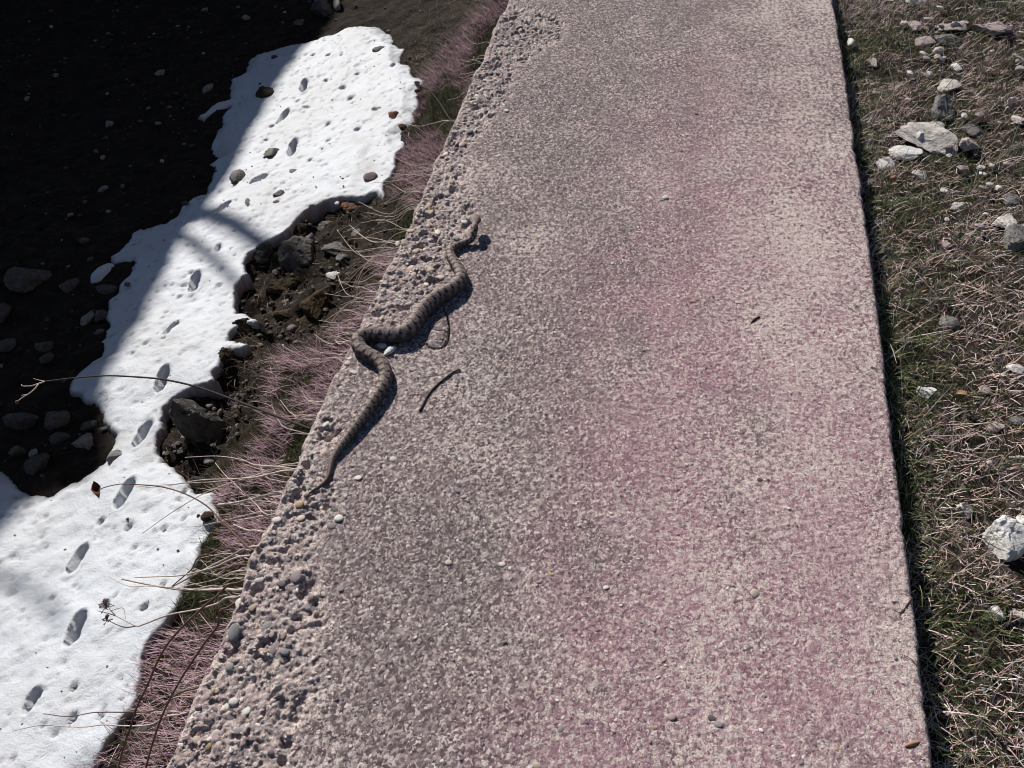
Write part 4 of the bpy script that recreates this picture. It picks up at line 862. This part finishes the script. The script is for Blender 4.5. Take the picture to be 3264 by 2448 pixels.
o = obj('snow_debris', scatter(0, 0, v, ff, S, RNG.uniform(0, 6.3, len(qx)), np.stack([qx, qy, zs[iyy, ixx] + sz * .15], -1), M['speck'], 'snow_debris', False)); tag(o, 'fine windblown specks on the snow', kind='stuff')
# wet stony crumbs in the two hollows
hx, hy = [], []
for x, y, r, m in ((960, 830, .5, 900), (1000, 970, .3, 300), (630, 1350, .26, 500), (600, 1480, .2, 200), (850, 1130, .25, 200)):
    p = on(x, y, low); a = RNG.uniform(0, 6.3, m); q = r * np.sqrt(RNG.random(m)); hx.append(p[0] + q * np.cos(a)); hy.append(p[1] + q * 1.3 * np.sin(a))
hx = np.concatenate(hx); hy = np.concatenate(hy); k = snow_free(hx, hy, .02); hx, hy = hx[k], hy[k]
sz = .0035 + .022 * RNG.random(len(hx)) ** 6; S = np.stack([sz, sz * RNG.uniform(.6, 1, len(hx)), sz * RNG.uniform(.5, 1.0, len(hx))], -1)
v, ff = rock_verts(1, np.random.default_rng(77), 7, 1.0, .25, .35)
M['crumb'] = m_island('wet_crumbs', [(0, (.014, .011, .009)), (.55, (.028, .020, .014)), (.85, (.050, .034, .024)), (1, (.13, .085, .07))], .7, .3)
o = obj('earth_crumbs', scatter(0, 0, v, ff, S, RNG.uniform(0, 6.3, len(hx)), np.stack([hx, hy, lown(hx, hy) + sz * .3], -1), M['crumb'], 'earth_crumbs', False)); tag(o, 'wet crumbs of earth and stone in the melt hollows', kind='stuff')

# meadow grass on the right
def meadow_grass(n, name, label, mat, L, W, TH, KAP, sel=None, seed=0, xr=(.0, 1.3)):
    r = np.random.default_rng(900 + seed); gy = .3 + 4.3 * r.random(n) ** 1.2; gx = edge_right(gy) + .004 + xr[0] + (xr[1] - xr[0]) * r.random(n) ** 1.15
    if sel is not None: k = sel(gx, gy, r); gx, gy = gx[k], gy[k]
    k = np.ones(len(gx), bool)
    for sx, sy, sa, sb in STONES_R: k &= ((gx - sx) / (sa * .74)) ** 2 + ((gy - sy + .3 * sb) / (sb * .95)) ** 2 > 1
    gx, gy = gx[k], gy[k]
    m = len(gx); B = np.stack([gx, gy, meadow(gx, gy) - .003], -1)
    o = obj(name, blades(name, B, r.uniform(*L, m), r.uniform(*W, m), r.uniform(0, 6.3, m), r.uniform(*TH, m), r.uniform(*KAP, m), mat)); tag(o, label, kind='stuff')
gn = lambda x, y: fbm(x * 7, y * 5, 161, 3)
meadow_grass(44000, 'green_grass', 'short green grass beside the wall', M['green'], (.025, .075), (.0013, .0026), (.1, 1.1), (.2, 1.3), lambda x, y, r: r.random(len(x)) < .30 + .7 * sstep(-.1, .35, gn(x, y)) * sstep(2.0, .2, x - .45), 1)
meadow_grass(90000, 'dry_grass', 'matted dry grass beside the wall', M['dry'], (.014, .045), (.0014, .0027), (.4, 1.4), (-.5, 1.5), lambda x, y, r: r.random(len(x)) < .35 + .65 * sstep(.25, -.25, gn(x, y)), 2)
meadow_grass(1700, 'long_straw', 'long dry straws lying across the grass', M['dry'], (.06, .13), (.0014, .0022), (.6, 1.35), (.0, .7), None, 3)
meadow_grass(2600, 'wall_foot_grass', 'green grass along the foot of the wall', M['green'], (.05, .10), (.0013, .0022), (.1, .9), (.2, 1.2), lambda x, y, r: r.random(len(x)) < sstep(.12, .0, x - edge_right(y)), 4, (.0, .14))
def leaf_obj(x, y, s_, label, a):
    p = on(x, y, meadow); n = 9; u = np.linspace(-1, 1, n); w = np.linspace(-1, 1, 5); Uu, Ww = np.meshgrid(u, w)
    half = (1 - Uu ** 2) ** .6 * s_ * .5; X_ = Uu * s_; Y_ = Ww * half; Z_ = .3 * s_ * (Ww ** 2) + .2 * s_ * np.sin(Uu * 2.5)
    V = np.stack([X_ * math.cos(a) - Y_ * math.sin(a), X_ * math.sin(a) + Y_ * math.cos(a), Z_], -1).reshape(-1, 3)
    o = obj('fallen_leaf', mesh_np('fallen_leaf', V, grid_faces(n, 5), M['tanleaf']), loc=(p[0], p[1], p[2] + .03)); tag(o, label, 'leaf', 'fallen leaves in the grass')
leaf_obj(2834, 597, .014, 'curled tan leaf in the grass close to the wall', .2)
leaf_obj(2838, 620, .009, 'small tan leaf scrap just below the curled tan leaf', -.6)
leaf_obj(2928, 963, .009, 'orange brown leaf scrap in dark grass at mid height', .5)
leaf_obj(3043, 1290, .014, 'brown leaf in dry grass right of the whitish stone', -.5)
leaf_obj(2905, 1215, .008, 'small pink leaf beside the wall shadow', 1.2)

n = 420; r = np.random.default_rng(31); gy = .4 + 4.2 * r.random(n); gx = .62 + 1.1 * r.random(n)
k = r.random(n) < .15 + .85 * sstep(1.2, 3.0, gy); gx, gy = gx[k], gy[k]; sz = r.uniform(.006, .02, len(gx)) * (.6 + .2 * gy)
S = np.stack([sz, sz * r.uniform(.5, .9, len(gx)), sz * r.uniform(.4, .8, len(gx))], -1)
M['chips'] = m_island('pale_chips', [(0, (.26, .22, .21)), (.5, (.44, .37, .36)), (1, (.62, .58, .56))], .8)
v, ff = rock_verts(1, np.random.default_rng(78), 7, 1.0, .25, .4)
o = obj('stone_crumbs', scatter(0, 0, v, ff, S, r.uniform(0, 6.3, len(gx)), np.stack([gx, gy, meadow(gx, gy) + sz * .5 + .008], -1), M['chips'], 'stone_crumbs', False)); tag(o, 'small pale stone crumbs among the grass', kind='stuff')
